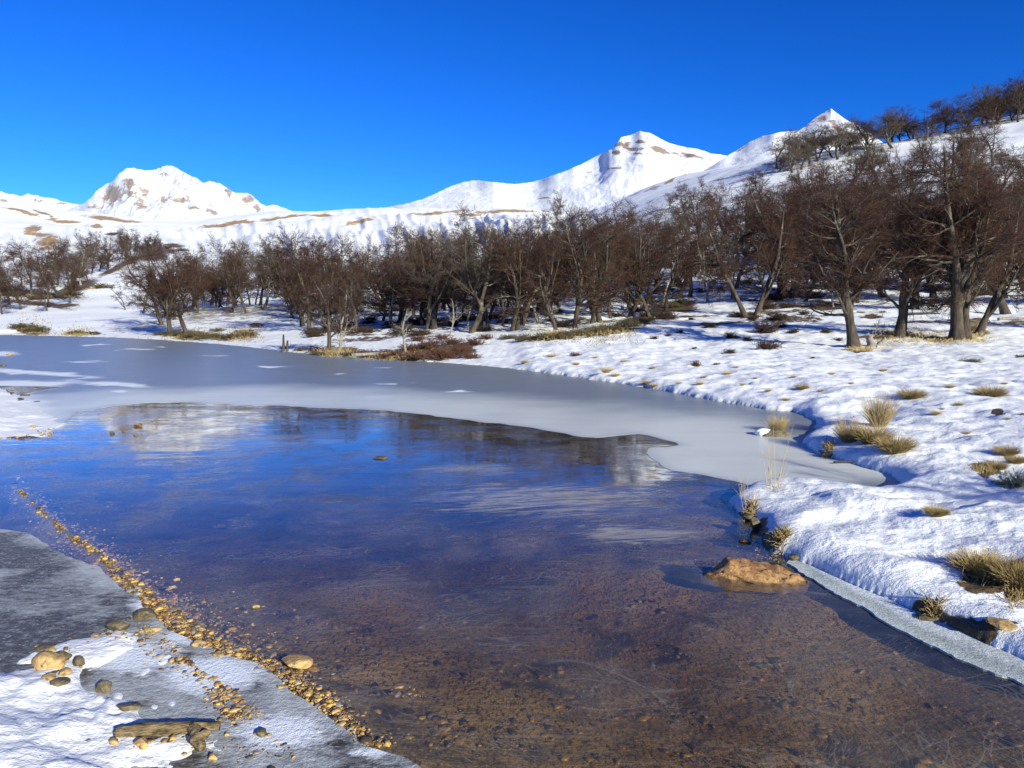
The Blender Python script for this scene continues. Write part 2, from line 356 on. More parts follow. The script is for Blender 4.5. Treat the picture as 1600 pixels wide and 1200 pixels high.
def mat_twig(name, a, b):
    t = NT(name); P = t.pos(); r = t.n('ObjectInfo').outputs['Random']
    c = t.mix(t.ramp(t.noise(P, 2.2, 4, .6), .3, .7), a, b); c = t.mix(r, c, tuple(x * 1.35 for x in a))
    t.set(t.b.inputs['Base Color'], c); t.b.inputs['Roughness'].default_value = .8; t.b.inputs['Specular IOR Level'].default_value = .15; return t.m
def mat_rock(name, a, b, sc=8, dark=(.03, .025, .02), wet=False):
    t = NT(name); tc = t.n('TexCoord').outputs['Object']
    n1 = t.noise(tc, sc, 8, .65); n2 = t.noise(tc, sc * 5, 5, .6); n3 = t.noise(tc, sc * .8, 5, .65)
    c = t.mix(t.ramp(n1, .35, .65), a, b); c = t.mix(t.ramp(n3, .56, .68), c, dark); c = t.mix(t.math('MULTIPLY', t.ramp(n2, .5, .8), .5), c, tuple(x * 1.5 for x in b))
    if wet:
        zz = t.n('SeparateXYZ', i_Vector=tc).outputs[2]; wt = t.ramp(t.math('ADD', zz, t.math('MULTIPLY', t.math('SUBTRACT', n1, .5), .03)), .024, .012); c = t.mix(t.math('MULTIPLY', wt, .75), c, (.05, .028, .012))
    t.set(t.b.inputs['Base Color'], c); t.b.inputs['Roughness'].default_value = .7
    t.set(t.b.inputs['Normal'], t.bump(t.math('ADD', n1, t.math('MULTIPLY', n2, .4)), .7, .02)); return t.m
def mat_vc(name, rough=.6, attr='col'):
    t = NT(name); P = t.pos(); c = t.attr(attr).outputs['Color']; n = t.noise(P, 90, 4, .6)
    c = t.mix(1.0, c, t.mix(n, (.6, .6, .6), (1.25, 1.25, 1.25)), 'MULTIPLY')
    t.set(t.b.inputs['Base Color'], c); t.b.inputs['Roughness'].default_value = rough; t.set(t.b.inputs['Normal'], t.bump(n, .5, .004)); return t.m

M = dict(
 ground=mat_ground(), water=mat_water(),
 mtA=mat_mountain('snowy_pink_rock_mountain', .02, (.27, .185, .14), (.46, .36, .29), (.55, .80), .74),
 mtB=mat_mountain('snowy_brown_rock_mountain', .055, (.10, .06, .045), (.30, .19, .14), (.55, .80)),
 mtC=mat_mountain('snowy_orange_rock_crag', .16, (.18, .08, .04), (.36, .20, .12), (.5, .75)),
 icefar=mat_ice('blue_grey_lake_ice', (.19, .215, .24), (.66, .68, .62), .30, .15, .004),
 iceshore=mat_ice('grey_frosted_shore_ice', (.050, .044, .036), (.42, .44, .44), .26, .38, .03, 2.6),
 iceskirt=mat_ice('greenish_ledge_ice', (.20, .235, .21), (.55, .60, .58), .25, .4, .02, 1.2),
 bark=mat_bark('grey_brown_bark', (.028, .022, .017), (.105, .083, .062)),
 bark2=mat_bark('dark_bark', (.03, .024, .02), (.10, .08, .065)),
 dead=mat_bark('bleached_dead_wood', (.14, .12, .10), (.34, .31, .27)),
 twig=mat_twig('brown_twigs', (.038, .019, .013), (.105, .054, .036)),
 twigg=mat_twig('grey_twigs', (.065, .05, .038), (.16, .125, .095)),
 redsh=mat_twig('red_brown_shrub', (.085, .040, .028), (.16, .085, .06)),
 olive=mat_twig('olive_shrub', (.075, .065, .035), (.17, .14, .075)),
 darksh=mat_twig('dark_shrub', (.045, .030, .024), (.10, .06, .045)),
 greysh=mat_twig('grey_green_shrub', (.12, .13, .09), (.24, .25, .18)),
 straw=mat_twig('straw_grass', (.34, .25, .115), (.58, .46, .25)),
 strawd=mat_twig('dry_brown_grass', (.20, .145, .06), (.44, .33, .15)),
 orock=mat_rock('orange_brown_rock', (.14, .06, .02), (.42, .235, .09), 13, wet=True),
 ystone=mat_rock('yellow_tan_stone', (.26, .155, .05), (.54, .37, .15), 14),
 dstone=mat_rock('dark_mossy_stone', (.05, .04, .025), (.18, .14, .07), 14),
 gstone=mat_rock('grey_boulder', (.12, .11, .10), (.28, .25, .22), 3),
 log=mat_bark('lichened_driftwood', (.035, .024, .012), (.38, .28, .15), 45, (.3, 1, 1), .03),
 gravel=mat_vc('wet_golden_gravel', .45),
)

# ------------------------------------------------------------------ painted-on-the-ground patches (bare earth), given where they lie
def ell(px, py, L, s=0):
    f = np.zeros(px.shape)
    wx = px + 14 * (fbm(px / 22, py / 8, 77 + s, 3) - .5); wy = py + 7 * (fbm(px / 22, py / 8, 88 + s, 3) - .5)
    for (cx, cy, rx, ry, *k) in L:
        a = R(k[0]) if k else 0
        dx = wx - cx; dy = wy - cy; u = dx * math.cos(a) + dy * math.sin(a); v = -dx * math.sin(a) + dy * math.cos(a)
        f = np.maximum(f, np.clip(1.35 - np.sqrt((u / rx) ** 2 + (v / ry) ** 2), 0, 1))
    return f
TAN = [(75,378,22,14),(55,357,16,5),(150,353,14,4),(60,366,30,4,8),(100,345,40,3,5),(30,330,40,3,12),(70,334,30,3,20),(180,342,60,3,6),(360,350,60,4,-8),
 (440,340,50,3,-8),(500,336,25,3),(560,347,25,4,-10),(690,331,60,3,-4),(790,330,70,3,0),(735,334,25,3),(870,330,40,2),(1070,270,28,4,-22),(1045,284,16,3,-20),(330,352,30,3)]
BROWN = [(70,462,75,6,3),(120,448,35,10,-20),(60,475,60,5,8),(45,515,34,8,5),(120,521,22,4),(145,521,14,3),(25,455,60,5),(190,415,45,6,-25),
 (240,388,32,6,8),(270,383,22,4),(240,400,30,10),(250,392,40,5),(180,365,20,4),(100,478,30,4),
 (300,524,45,9,2),(380,523,30,8),(340,527,60,5,2),(400,508,14,4),(520,548,55,9),(620,555,60,10),(680,550,70,14),(720,545,30,10),(870,526,70,6,-6),(950,518,60,7,-8),(1000,500,30,8,-8),
 (1395,525,65,5,-2),(1480,528,60,5),(1340,548,25,3),(1525,520,25,5),(1050,480,50,10),(1000,470,40,8),(1170,494,26,5),(1230,460,34,9),(1290,478,40,6),(1430,470,30,5),(1360,495,20,5),
 (1292,716,10,7),(1170,818,12,10),(1163,800,6,6),(1215,868,16,5,30),(1540,895,42,34,15),(1590,905,30,36),(1450,968,16,6,10),(1560,973,34,6,3),(1542,735,26,12),(1560,645,14,5),
 (1195,862,8,6),(18,606,6,12),(38,624,10,3),(48,685,50,4)]

# ------------------------------------------------------------------ ground sheet (polar grid out to the horizon)
az = np.concatenate([np.linspace(-180, -46, 60)[:-1], np.linspace(-46, 46, 661), np.linspace(46, 180, 60)[1:-1]]) * math.pi / 180
rr = np.concatenate([np.exp(np.linspace(math.log(.8), math.log(2.2), 14))[:-1], np.exp(np.linspace(math.log(2.2), math.log(90), 560)), np.exp(np.linspace(math.log(90), math.log(1100), 230))[1:],
     np.exp(np.linspace(math.log(1100), math.log(9000), 16))[1:]])
A, RR = np.meshgrid(az, rr, indexing='ij'); X = np.sin(A) * RR; Y = np.cos(A) * RR
Z, D, INS, GD = height(X, Y)
na, nr = A.shape
i, j = np.meshgrid(np.arange(na), np.arange(nr - 1), indexing='ij'); i2 = (i + 1) % na
q = np.stack([i * nr + j, i * nr + j + 1, i2 * nr + j + 1, i2 * nr + j], -1).reshape(-1, 4)
Vx = np.stack([X, Y, Z], -1).reshape(-1, 3)
px, py = proj(X, Y, Z)
tan = ell(px, py, TAN).ravel(); brown = ell(px, py, BROWN, 4)
az2 = np.arctan2(X, Y); forest = sst(30, 40, RR) * (1 - sst(150, 190, RR)) * sst(-.32, -.2, az2)
forest = forest * sst(.54, .66, fbm(X / 2.2, Y / 2.6, 91, 4)) * .6
wood = sst(.0, .1, az2) * sst(100, 140, RR) * (1 - sst(330, 400, RR)) * sst(.60, .70, fbm(X / 6, Y / 8, 93, 4)) * .5
shore = (~INS) * np.exp(-(D / .10) ** 2) * sst(.52, .60, fbm(X * 1.3, Y * 1.3, 95, 3)) * (RR < 6.2) * (X > 0) * .8
brown = np.maximum(np.maximum(brown, forest), np.maximum(wood, shore)).ravel()
speck = (sst(45, 80, RR) * (1 - .5 * sst(.1, .25, az2)) * (.25 + 1.0 * sst(.42, .62, fbm(X / 26, Y / 60, 97, 3))) * (1 - .55 * sst(220, 420, RR))).ravel()
ground = ob('ground', mesh('ground', Vx, q, M['ground'], True, {'tan': tan, 'brown': brown, 'bed': INS.ravel().astype(float), 'speck': speck}))
tag(ground, 'snow covered lake shore and hillside rising to the ridge', kind='structure')
# small disc under the photographer's feet closes the sheet
k0 = np.arange(na) * nr
cen = np.vstack([Vx[k0], [[0, 0, float(Z[:, 0].mean())]]])
ob_c = ob('shore_ground', mesh('shore_ground', cen, np.array([[a, na, (a + 1) % na] for a in range(na)]), M['ground'], False, {'tan': np.zeros(na + 1), 'brown': np.zeros(na + 1), 'bed': np.zeros(na + 1)}))
tag(ob_c, 'patch of snowy shore where the photographer stands', kind='structure')

# ------------------------------------------------------------------ far mountains
def mountain(name, sil, Yc, depth, base_py, amp, lam, mat, rocks, seed, label, front=.75):
    sil = np.array(sil, float); pxs = np.linspace(sil[0, 0], sil[-1, 0], int(max(120, (sil[-1, 0] - sil[0, 0]) * 1.3)))
    crest = np.interp(pxs, sil[:, 0], sil[:, 1]) + (fbm(pxs / 6, pxs * 0, seed, 4, .6) - .5) * (3.0 if Yc > 3000 else 1.6)
    ns = 150; s = np.linspace(0, 1, ns)
    PX, S = np.meshgrid(pxs, s, indexing='ij'); C = crest[:, None]
    shift = (fbm(PX / 90, S * 0, seed + 3, 3) - .5) * depth * .5
    Yy = Yc + (S - front) * depth + shift * np.clip(1 - np.abs(S - front) * 2, 0, 1)
    kb = np.hanning(75); kb /= kb.sum(); cs = np.convolve(np.pad(crest, 37, mode='edge'), kb, 'valid')[:, None]
    wq = np.clip(S / front, 0, 1) ** 14; C = cs * (1 - wq) + C * wq; Zc = H + (Yc + shift) * (490 - C) / F; Zb = H + (Yc - front * depth) * (490 - base_py) / F
    sh = np.where(S < front, (S / front) ** 1.25, 1 - ((S - front) / (1 - front)) ** 1.2)
    Xx = (PX - 800) / F * Yy
    env = sh * (1 - sh) * 3.0 + .02
    Zz = Zb + (Zc - Zb) * sh
    wx = Xx + lam * .9 * (fbm(Xx / lam / 1.6, Yy / lam / 1.6, seed + 40, 3) - .5)
    nz = ridged(wx / lam + Yy / lam * .3, Yy / lam * .55, seed + 7, 6, .58) - .55 + (fbm(Xx / lam / 2.2, Yy / lam / 2.2, seed + 50, 3) - .5) * 1.1
    Zz = Zz + nz * amp * env * np.clip((Zc - Zb) / max((Zc - Zb).max(), 1), .1, 1)
    Zz = np.minimum(Zz, H + Yy * (490 - crest[:, None]) / F)
    PXv, PYv = proj(Xx, Yy, Zz)
    n0, n1 = PX.shape; a, b = np.meshgrid(np.arange(n0 - 1), np.arange(n1 - 1), indexing='ij')
    q = np.stack([a * n1 + b, a * n1 + b + n1, a * n1 + b + n1 + 1, a * n1 + b + 1], -1).reshape(-1, 4)
    rk = ell(PXv, PYv, rocks, seed)
    o = ob(name, mesh(name, np.stack([Xx, Yy, Zz], -1).reshape(-1, 3), q, mat, True, {'rock': rk.ravel()}))
    tag(o, label, kind='structure'); return o
mountain('mountain', [(95,345),(120,330),(140,322),(155,312),(166,300),(178,292),(190,288),(200,276),(212,269),(226,268),(238,271),(248,272),(262,268),(272,263),(284,267),(300,276),(318,284),(328,291),(338,288),(352,291),(366,299),(376,306),(392,305),(404,311),(414,321),(424,326),(432,323),(446,327),(462,334),(490,350)],
  4200, 2300, 372, 420, 520, M['mtA'], [(175,305,22,18,-40),(205,285,14,12),(220,318,14,14,-60),(280,312,26,7,-8),(255,312,10,8),(205,300,18,8),(360,300,8,12,50),(390,312,10,16,60),(405,325,14,8,40),(150,322,14,6),(255,273,14,3),(330,330,14,9,40),(225,300,10,10),(300,326,14,5)],
  3, 'high snowy mountain with pinkish rock faces behind the left hills')
mountain('mountain', [(-500,290),(-200,300),(-60,303),(0,304),(14,303),(30,307),(46,311),(58,307),(72,310),(84,313),(100,314),(112,319),(150,326),(190,345)],
  5200, 1700, 372, 300, 600, M['mtA'], [(5,312,14,5),(60,313,14,4),(95,318,14,3),(-60,315,30,8)], 13, 'low snowy range with brown outcrops at the left edge')
mountain('mountain', [(520,350),(560,336),(640,321),(665,314),(690,303),(704,296),(722,290),(742,286),(762,288),(790,291),(806,292),(830,289),(852,283),(880,273),(905,263),(925,252),(940,245),(952,240),(960,230),(966,222),(980,219),(994,213),(1008,215),(1022,222),(1040,231),(1060,236),(1085,240),(1104,246),(1135,251),(1200,262),(1300,290),(1400,330)],
  1900, 1300, 400, 50, 240, M['mtB'], [(970,227,14,9),(985,232,22,4),(1040,238,34,3,12),(1080,244,28,3,6),(1003,222,14,4),(1030,234,24,3.5,20),(1075,241,24,2.5,8),(1000,240,26,3),(960,238,9,3),(960,262,14,2),(920,268,10,2),(850,310,14,2)], 29,
  'snowy rounded peak with dark rock cap behind the forest')
mountain('mountain', [(1050,300),(1110,262),(1128,250),(1146,240),(1160,230),(1180,221),(1212,214),(1236,213),(1246,206),(1256,197),(1268,189),(1276,184),(1284,180),(1294,187),(1306,196),(1322,203),(1340,214),(1380,240),(1450,280)],
  640, 420, 330, 11, 55, M['mtC'], [(1284,185,12,8),(1305,198,20,7,40),(1270,190,6,3,-40),(1245,207,5,3),(1160,233,12,2,-30),(1290,205,10,3)], 37,
  'small snowy crag with orange rock tip above the right hillside')

# ------------------------------------------------------------------ water and ice
wv = [(-90, 1.2, 0), (60, 1.2, 0), (60, 75, 0), (-90, 75, 0), (-90, 1.2, -3), (60, 1.2, -3), (60, 75, -3), (-90, 75, -3)]
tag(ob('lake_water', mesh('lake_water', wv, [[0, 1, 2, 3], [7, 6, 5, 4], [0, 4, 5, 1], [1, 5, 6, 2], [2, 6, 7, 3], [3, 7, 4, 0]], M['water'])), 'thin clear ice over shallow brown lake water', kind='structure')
def sheet(name, poly, z, th, mat, step, attrf, label):
    P = [Vector(p) for p in poly]; n = len(P)
    arr = np.array(poly); lo = arr.min(0); hi = arr.max(0)
    # interior points denser towards the photographer
    ys = [lo[1]];
    while ys[-1] < hi[1]: ys.append(ys[-1] + max(step, step * ys[-1] / 9))
    pts = []
    g = rng(5)
    for y in ys:
        dx = max(step, step * abs(y) / 9); xs = np.arange(lo[0], hi[0], dx)
        pts.append(np.c_[xs + g.uniform(-.2, .2, len(xs)) * dx, np.full(len(xs), y)])
    pts = np.vstack(pts); d, ins = seg_dist(pts[:, 0], pts[:, 1], arr); pts = pts[ins & (d > step * .4)]
    allv = P + [Vector(p) for p in pts]
    vo, ed, fa, *_ = delaunay_2d_cdt(allv, [(k, (k + 1) % n) for k in range(n)], [], 1, 1e-5)
    vo = np.array([tuple(v) for v in vo]); nv = len(vo); zz = z + (fbm(vo[:, 0] * 1.5, vo[:, 1] * 1.5, 8, 3) - .5) * min(th * .35, .002)
    V = np.vstack([np.c_[vo, zz], np.c_[vo, zz - th], np.c_[vo, zz - .0005]])
    cnt = {}
    for f in fa:
        for a, b in zip(f, list(f[1:]) + [f[0]]): cnt[(a, b)] = 1
    side = [[a + 2 * nv, a + nv, b + nv, b + 2 * nv] for (a, b) in cnt if (b, a) not in cnt]
    fo = [list(f) for f in fa] + side
    at = attrf(V[:, 0], V[:, 1])
    o = ob(name, mesh(name, V, fo, mat, False, at)); tag(o, label, kind='structure')
    me = o.data; sm = np.ones(len(me.polygons), bool); sm[len(fa):] = False; me.polygons.foreach_set('use_smooth', sm); return o
INNER_PX = [(84,672),(97,660),(112,648),(140,640),(180,633),(240,628),(300,629),(360,632),(410,633),(470,636),(540,638),(600,641),(660,647),(720,655),(790,662),(860,673),(915,684),
 (960,681),(1000,678),(1030,684),(1066,695),(1040,699),(1008,702),(1016,716),(1045,733),(1100,742),(1150,752),(1172,764),(1200,776)]
inner = smooth_poly([flat(*p) for p in INNER_PX], 2, False)
g = rng(12); inner = inner + (np.stack([fbm(inner[:, 0] * 2.5, inner[:, 1] * 2.5, 4, 3), fbm(inner[:, 0] * 2.5, inner[:, 1] * 2.5, 14, 3)], 1) - .5) * 0.28 * (inner[:, 1:2] / 14)
far_out = [flat(1450, 800), flat(1460, 740), flat(1330, 660), (9, 14.5), (7, 17), (4.5, 21), (2, 25), (-1, 28), (-6, 34), (-12, 42), (-20, 55), (-30, 64), (-62, 66), (-62, 20), (-10.5, 17.2), (-10.2, 13), (-8, 11), flat(20, 680)]
icepoly = np.vstack([inner, far_out])
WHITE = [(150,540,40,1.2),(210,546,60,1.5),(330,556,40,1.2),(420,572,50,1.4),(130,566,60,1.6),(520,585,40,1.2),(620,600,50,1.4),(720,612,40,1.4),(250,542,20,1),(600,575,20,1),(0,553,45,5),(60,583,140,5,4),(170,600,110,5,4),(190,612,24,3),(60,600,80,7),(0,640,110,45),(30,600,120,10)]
def ice_attr(x, y):
    d, _ = seg_dist(x, y, inner, False)
    a, b = proj(x, y, np.zeros_like(x))
    fr = (1 - sst(1.4, 4.2, d + 1.6 * (fbm(x / 2.5, y / 2.5, 3, 3) - .5))) * .95
    fr = np.maximum(fr, sst(3.6, 5.2, x) * (1 - sst(13, 17, y)) * .6 * (1 - .5 * sst(.4, .6, fbm(x, y, 6, 3))))
    dk = np.exp(-((a - 1240) / 45) ** 2 - ((b - 665) / 18) ** 2) + np.exp(-((a - 1380) / 50) ** 2 - ((b - 760) / 12) ** 2)
    fr = fr * (.72 + .5 * fbm(x * .7, y * .9, 15, 4)) - .35 * np.exp(-(d / .12) ** 2)
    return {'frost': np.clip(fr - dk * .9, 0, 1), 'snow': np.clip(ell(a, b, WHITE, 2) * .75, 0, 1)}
sheet('lake_ice', icepoly, .003, .004, M['icefar'], .16, ice_attr, 'smooth blue grey ice sheet over the far part of the lake')
def jag(P, s, a=.03, f=6):
    P = np.asarray(P); return P + (np.stack([fbm(P[:, 0] * f, P[:, 1] * f, s, 3), fbm(P[:, 0] * f, P[:, 1] * f, s + 9, 3)], 1) - .5) * 2 * a
sp = smooth_poly([flat(*p) for p in [(-260,838),(-80,830),(0,828),(40,834),(70,850),(100,872),(150,884),(180,915),(215,938),(250,978),(290,1003),(330,1020),(385,1036),(418,1052),(450,1080),(490,1106),(530,1138),(560,1160),(610,1180),(660,1207),(760,1290)]], 3, False)
sp = jag(sp, 40, .035, 7)
spoly = np.vstack([sp, [(-.3, 1.3), (-4.8, 1.3), (-6.5, 4.5)]])
def shore_attr(x, y):
    a, b = proj(x, y, np.zeros_like(x))
    fr = sst(.42, .62, fbm(x * 2.2, y * 2.6, 31, 4, .6)) * .8
    dark = ell(a, b, [(30,850,80,22),(60,930,150,34),(110,990,60,20),(400,1075,30,40,45),(520,1160,40,20,30),(480,1110,30,10,40)], 3)
    edge = np.exp(-(seg_dist(x, y, sp, False)[0] / .10) ** 2) * .6
    return {'frost': np.clip(fr + edge - dark * .55 + ell(a, b, [(180,905,50,14,20),(250,1000,60,14,10),(440,1090,40,10,40)], 5) * .5, 0, 1), 'snow': ell(a, b, [(230,950,46,14,10),(470,1110,34,7,40),(440,1150,110,40),(300,1000,70,16),(330,1060,110,40),(200,1030,120,40),(580,1180,50,16)], 6) * .72}
sheet('shore_ice', spoly, .013, .012, M['iceshore'], .07, shore_attr, 'grey frosted ice between gravel line and snow')
kp = smooth_poly([flat(*p) for p in [(1222,880),(1250,897),(1290,925),(1340,955),(1400,990),(1470,1020),(1540,1048),(1600,1068),(1700,1105),(1900,1180)]], 3, False)
kp = jag(jag(kp, 60, .016, 24), 66, .11, 1.7)
kpoly = np.vstack([kp, [flat(1900, 1040), flat(1600, 980), flat(1420, 925), flat(1300, 880), flat(1240, 868)]])
def skirt_attr(x, y):
    e = np.exp(-(seg_dist(x, y, kp, False)[0] / .05) ** 2)
    return {'frost': np.clip(.3 + .5 * (fbm(x * 5, y * 5, 3, 3)) + e * .4, 0, 1), 'snow': sst(.03, .16, .10 * (fbm(x * 3, y * 3, 9, 3) - .5) + seg_dist(x, y, kp, False)[0]) * .55}
sheet('bank_ice', kpoly, .012, .012, M['iceskirt'], .06, skirt_attr, 'ragged greenish ice ledge along the right bank')

# ------------------------------------------------------------------ plant growing
def interp_poly(P, t):
    k = P.shape[1]; f = t * (k - 1); i = np.minimum(f.astype(int), k - 2); w = (f - i)[:, None]
    idx = np.arange(len(P)); a = P[idx, i]; b = P[idx, i + 1]; tn = b - a
    return a * (1 - w) + b * w, tn / (np.linalg.norm(tn, axis=1, keepdims=True) + 1e-9)
def grow(g, P, Rd, n, t0, t1, ang, length, k, wob, up, flatz, rf=.6, rmax=.1, rtip=.3, taper=.5, w=None):
    N = len(P); L = np.linalg.norm(P[:, -1] - P[:, 0], axis=1); w = L if w is None else w; w = w / w.sum()
    idx = g.choice(N, n, p=w); t = g.uniform(t0, t1, n)
    S, tn = interp_poly(P[idx], t); kk = Rd.shape[1]
    pr = np.array([np.interp(a * (kk - 1), np.arange(kk), Rd[i]) for a, i in zip(t, idx)])
    v = g.normal(size=(n, 3)); v[:, 2] *= flatz; v -= (v * tn).sum(1, keepdims=True) * tn; v /= np.linalg.norm(v, axis=1, keepdims=True) + 1e-9
    a = g.uniform(ang[0], ang[1], n)[:, None]; d = np.cos(a) * tn + np.sin(a) * v
    ln = length * g.uniform(.6, 1.3, n) * (1 - taper * t)
    pts = [S]; p = S
    for _ in range(k - 1):
        d = d + wob * g.normal(size=(n, 3)) + np.array([0, 0, up]); d /= np.linalg.norm(d, axis=1, keepdims=True); p = p + d * (ln / (k - 1))[:, None]; pts.append(p)
    r0 = np.minimum(pr * rf, rmax); rad = r0[:, None] * np.linspace(1, rtip, k)[None]
    return np.stack(pts, 1), rad
def tube(P, Rd, sides, tip=False):
    N, k, _ = P.shape; ax = P[:, -1] - P[:, 0]; ax /= np.linalg.norm(ax, axis=1, keepdims=True) + 1e-9
    ref = np.where(np.abs(ax[:, 2:3]) > .8, np.array([[1., 0, 0]]), np.array([[0, 0, 1.]])); u = np.cross(ax, ref); u /= np.linalg.norm(u, axis=1, keepdims=True) + 1e-9; v = np.cross(ax, u)
    th = np.arange(sides) * 2 * math.pi / sides
    ring = u[:, None, None] * np.cos(th)[None, None, :, None] + v[:, None, None] * np.sin(th)[None, None, :, None]
    V = (P[:, :, None] + ring * Rd[:, :, None, None]).reshape(-1, 3)
    n_, j, s = np.meshgrid(np.arange(N), np.arange(k - 1), np.arange(sides), indexing='ij'); s2 = (s + 1) % sides; b = n_ * k * sides
    q = np.stack([b + j * sides + s, b + j * sides + s2, b + (j + 1) * sides + s2, b + (j + 1) * sides + s], -1).reshape(-1, 4)
    return V, q
def cones(P, Rd):       # three-sided twig ending in a point
    N = len(P); a = P[:, 0]; c = P[:, -1]; ax = c - a; ax /= np.linalg.norm(ax, axis=1, keepdims=True) + 1e-9
    ref = np.where(np.abs(ax[:, 2:3]) > .8, np.array([[1., 0, 0]]), np.array([[0, 0, 1.]])); u = np.cross(ax, ref); u /= np.linalg.norm(u, axis=1, keepdims=True) + 1e-9; v = np.cross(ax, u)
    r = Rd[:, 0:1]; V = np.stack([a + u * r, a + (-.5 * u + .866 * v) * r, a + (-.5 * u - .866 * v) * r, c], 1).reshape(-1, 3)
    b = np.arange(N)[:, None] * 4; t = (b[:, :, None] + np.array([[0, 1, 3, 3], [1, 2, 3, 3], [2, 0, 3, 3]])[None]).reshape(-1, 4)
    return V, t[:, :3]
def join(parts):
    V = []; Fq = []; o = 0
    for v, f in parts:
        V.append(v)
        if f.shape[1] == 4: f = np.vstack([f[:, [0, 1, 2]], f[:, [0, 2, 3]]])
        Fq.append(f + o); o += len(v)
    return np.vstack(V), np.vstack(Fq)
def make_tree(seed, Ht, spread=.36, forks=2, lean=0.1, r0=.24, nl=24, bare=.22, twigs=1.0, flatz=.45, leanaz=None, dead=False, nt=7400):
    g = rng(seed); k = 12
    az = g.uniform(0, 6.28) if leanaz is None else leanaz
    d = np.array([math.cos(az) * lean, math.sin(az) * lean, 1.]); pts = [np.array([0, 0, -.25])]; dd = d / np.linalg.norm(d)
    for i in range(k - 1):
        dd = dd + g.normal(size=3) * np.array([.11, .11, .02]) * (.5 if nt > 12000 else 1.15); dd = dd + np.array([0, 0, .06 if lean < .3 else .02]); dd /= np.linalg.norm(dd); pts.append(pts[-1] + dd * (Ht * .95 + .25) / (k - 1))
    P0 = np.array(pts)[None]; t = np.linspace(0, 1, k); Rd = (r0 * (1 - t) ** .8 * .85 + .012) * (1 + .10 * g.normal(size=k)); Rd[0] *= 1.5; Rd[1] *= 1.08
    R0 = Rd[None]; L = [tube(P0, R0, 10)]
    PP, RP = P0, R0
    if forks:
        P1, R1 = grow(g, P0, R0, forks, .16, .45, (.3, .7), Ht * .62, k, .10, .16, 1, .75, r0 * .7, .15, .3); L.append(tube(P1, R1, 8)); PP = np.vstack([P0, P1]); RP = np.vstack([R0, R1])
    P2, R2 = grow(g, PP, RP, nl, bare, .97, (.8, 1.45), Ht * spread, 8, .15, .035, flatz, .5, .075, .2, .62)
    hz = P2[:, 0, 2]; P2[:] = P2
    L.append(tube(P2, R2, 5))
    P3, R3 = grow(g, P2, R2, nl * 8, .15, 1, (.4, 1.15), Ht * .15, 5, .14, .03, .5, .6, .028, .3, .45); L.append(tube(P3, R3, 3))
    trunk = join(L)
    if dead:
        P4, R4 = grow(g, P3, R3, int(nl * 10 * twigs), .2, 1, (.4, 1.1), Ht * .06, 3, .2, .05, 1, .7, .012, .3); trunk = join(L + [tube(P4, R4, 3)]); return trunk, None
    P3b = np.vstack([P3]); R3b = R3
    P4, R4 = grow(g, P3b, R3b, int(nt * .16 * twigs), .05, 1, (.35, 1.1), Ht * .075, 3, .14, .03, .5, .7, .009, .5, .3)
    P5, R5 = grow(g, P4, R4, int(nt * twigs), .05, 1, (.3, 1.0), Ht * .034, 2, .1, .03, .7, .9, .0055, .3, .3)
    crown = join([tube(P4, np.maximum(R4, .0052), 3), cones(P5, np.maximum(R5, .0045))])
    return trunk, crown
TREES = {}
def tree_kind(key, bark, twig, **kw):
    tr, cr = make_tree(**kw)
    TREES[key] = (mesh('tree_trunk', *tr, bark, True), mesh('tree_crown', *cr, twig) if cr else None, kw['Ht'])
def put_tree(key, x, y, z, h, rz, label, group, cat='tree', sq=1.0, tiltx=0):
    tm, cm, Ht = TREES[key]; s = h / Ht
    e = ob('bare_tree' if cm else 'dead_tree', None); e.location = (x, y, z); e.rotation_euler = (0, tiltx, rz); e.scale = (s * sq, s * sq, s); e.empty_display_size = .2
    tag(e, label, cat, group); ob('trunk', tm, e)
    if cm: ob('crown', cm, e)
    return e
kinds = []
for n in range(9):
    g = rng(900 + n); kk = 'beech%d' % n; kinds.append(kk)
    tree_kind(kk, M['bark' if n % 3 else 'bark2'], M['twigg'] if n % 4 == 3 else M['twig'], seed=100 + n, Ht=6.0, spread=g.uniform(.36, .46), forks=int(g.integers(1, 4)), lean=g.uniform(.02, .3), r0=g.uniform(.13, .18), nl=int(g.integers(28, 36)), bare=g.uniform(.12, .2), flatz=g.uniform(.25, .5), nt=7400)
tree_kind('bigA', M['bark'], M['twig'], seed=301, Ht=7.6, spread=.42, forks=1, lean=.05, r0=.27, nl=46, bare=.2, flatz=.2, nt=12500)
tree_kind('bigB', M['bark'], M['twig'], seed=302, Ht=7.2, spread=.40, forks=1, lean=.08, r0=.25, nl=44, bare=.2, flatz=.2, nt=12500)
tree_kind('bigC', M['bark'], M['twig'], seed=303, Ht=9, spread=.38, forks=3, lean=.04, r0=.32, nl=52, bare=.2, flatz=.2, nt=14000)
tree_kind('leanA', M['bark'], M['twig'], seed=304, Ht=6, spread=.34, forks=1, lean=.55, leanaz=0.0, r0=.2, nl=22, bare=.35, flatz=.4)
tree_kind('shrubby', M['bark2'], M['twig'], seed=305, Ht=5, spread=.42, forks=4, lean=.15, r0=.15, nl=40, bare=.06, flatz=.6, nt=9000)
tree_kind('sapling', M['bark'], M['twigg'], seed=306, Ht=2.5, spread=.3, forks=1, lean=.1, r0=.05, nl=14, bare=.2, flatz=.6, nt=1600)
tree_kind('deadA', M['dead'], None, seed=401, Ht=4.5, spread=.36, forks=3, lean=.1, r0=.12, nl=16, bare=.15, flatz=.9, dead=True)
tree_kind('deadB', M['dead'], None, seed=402, Ht=3.5, spread=.4, forks=2, lean=.25, r0=.10, nl=11, bare=.25, flatz=1, dead=True)
tree_kind('deadC', M['dead'], None, seed=403, Ht=5.5, spread=.25, forks=1, lean=.08, r0=.13, nl=14, bare=.3, flatz=.9, dead=True)

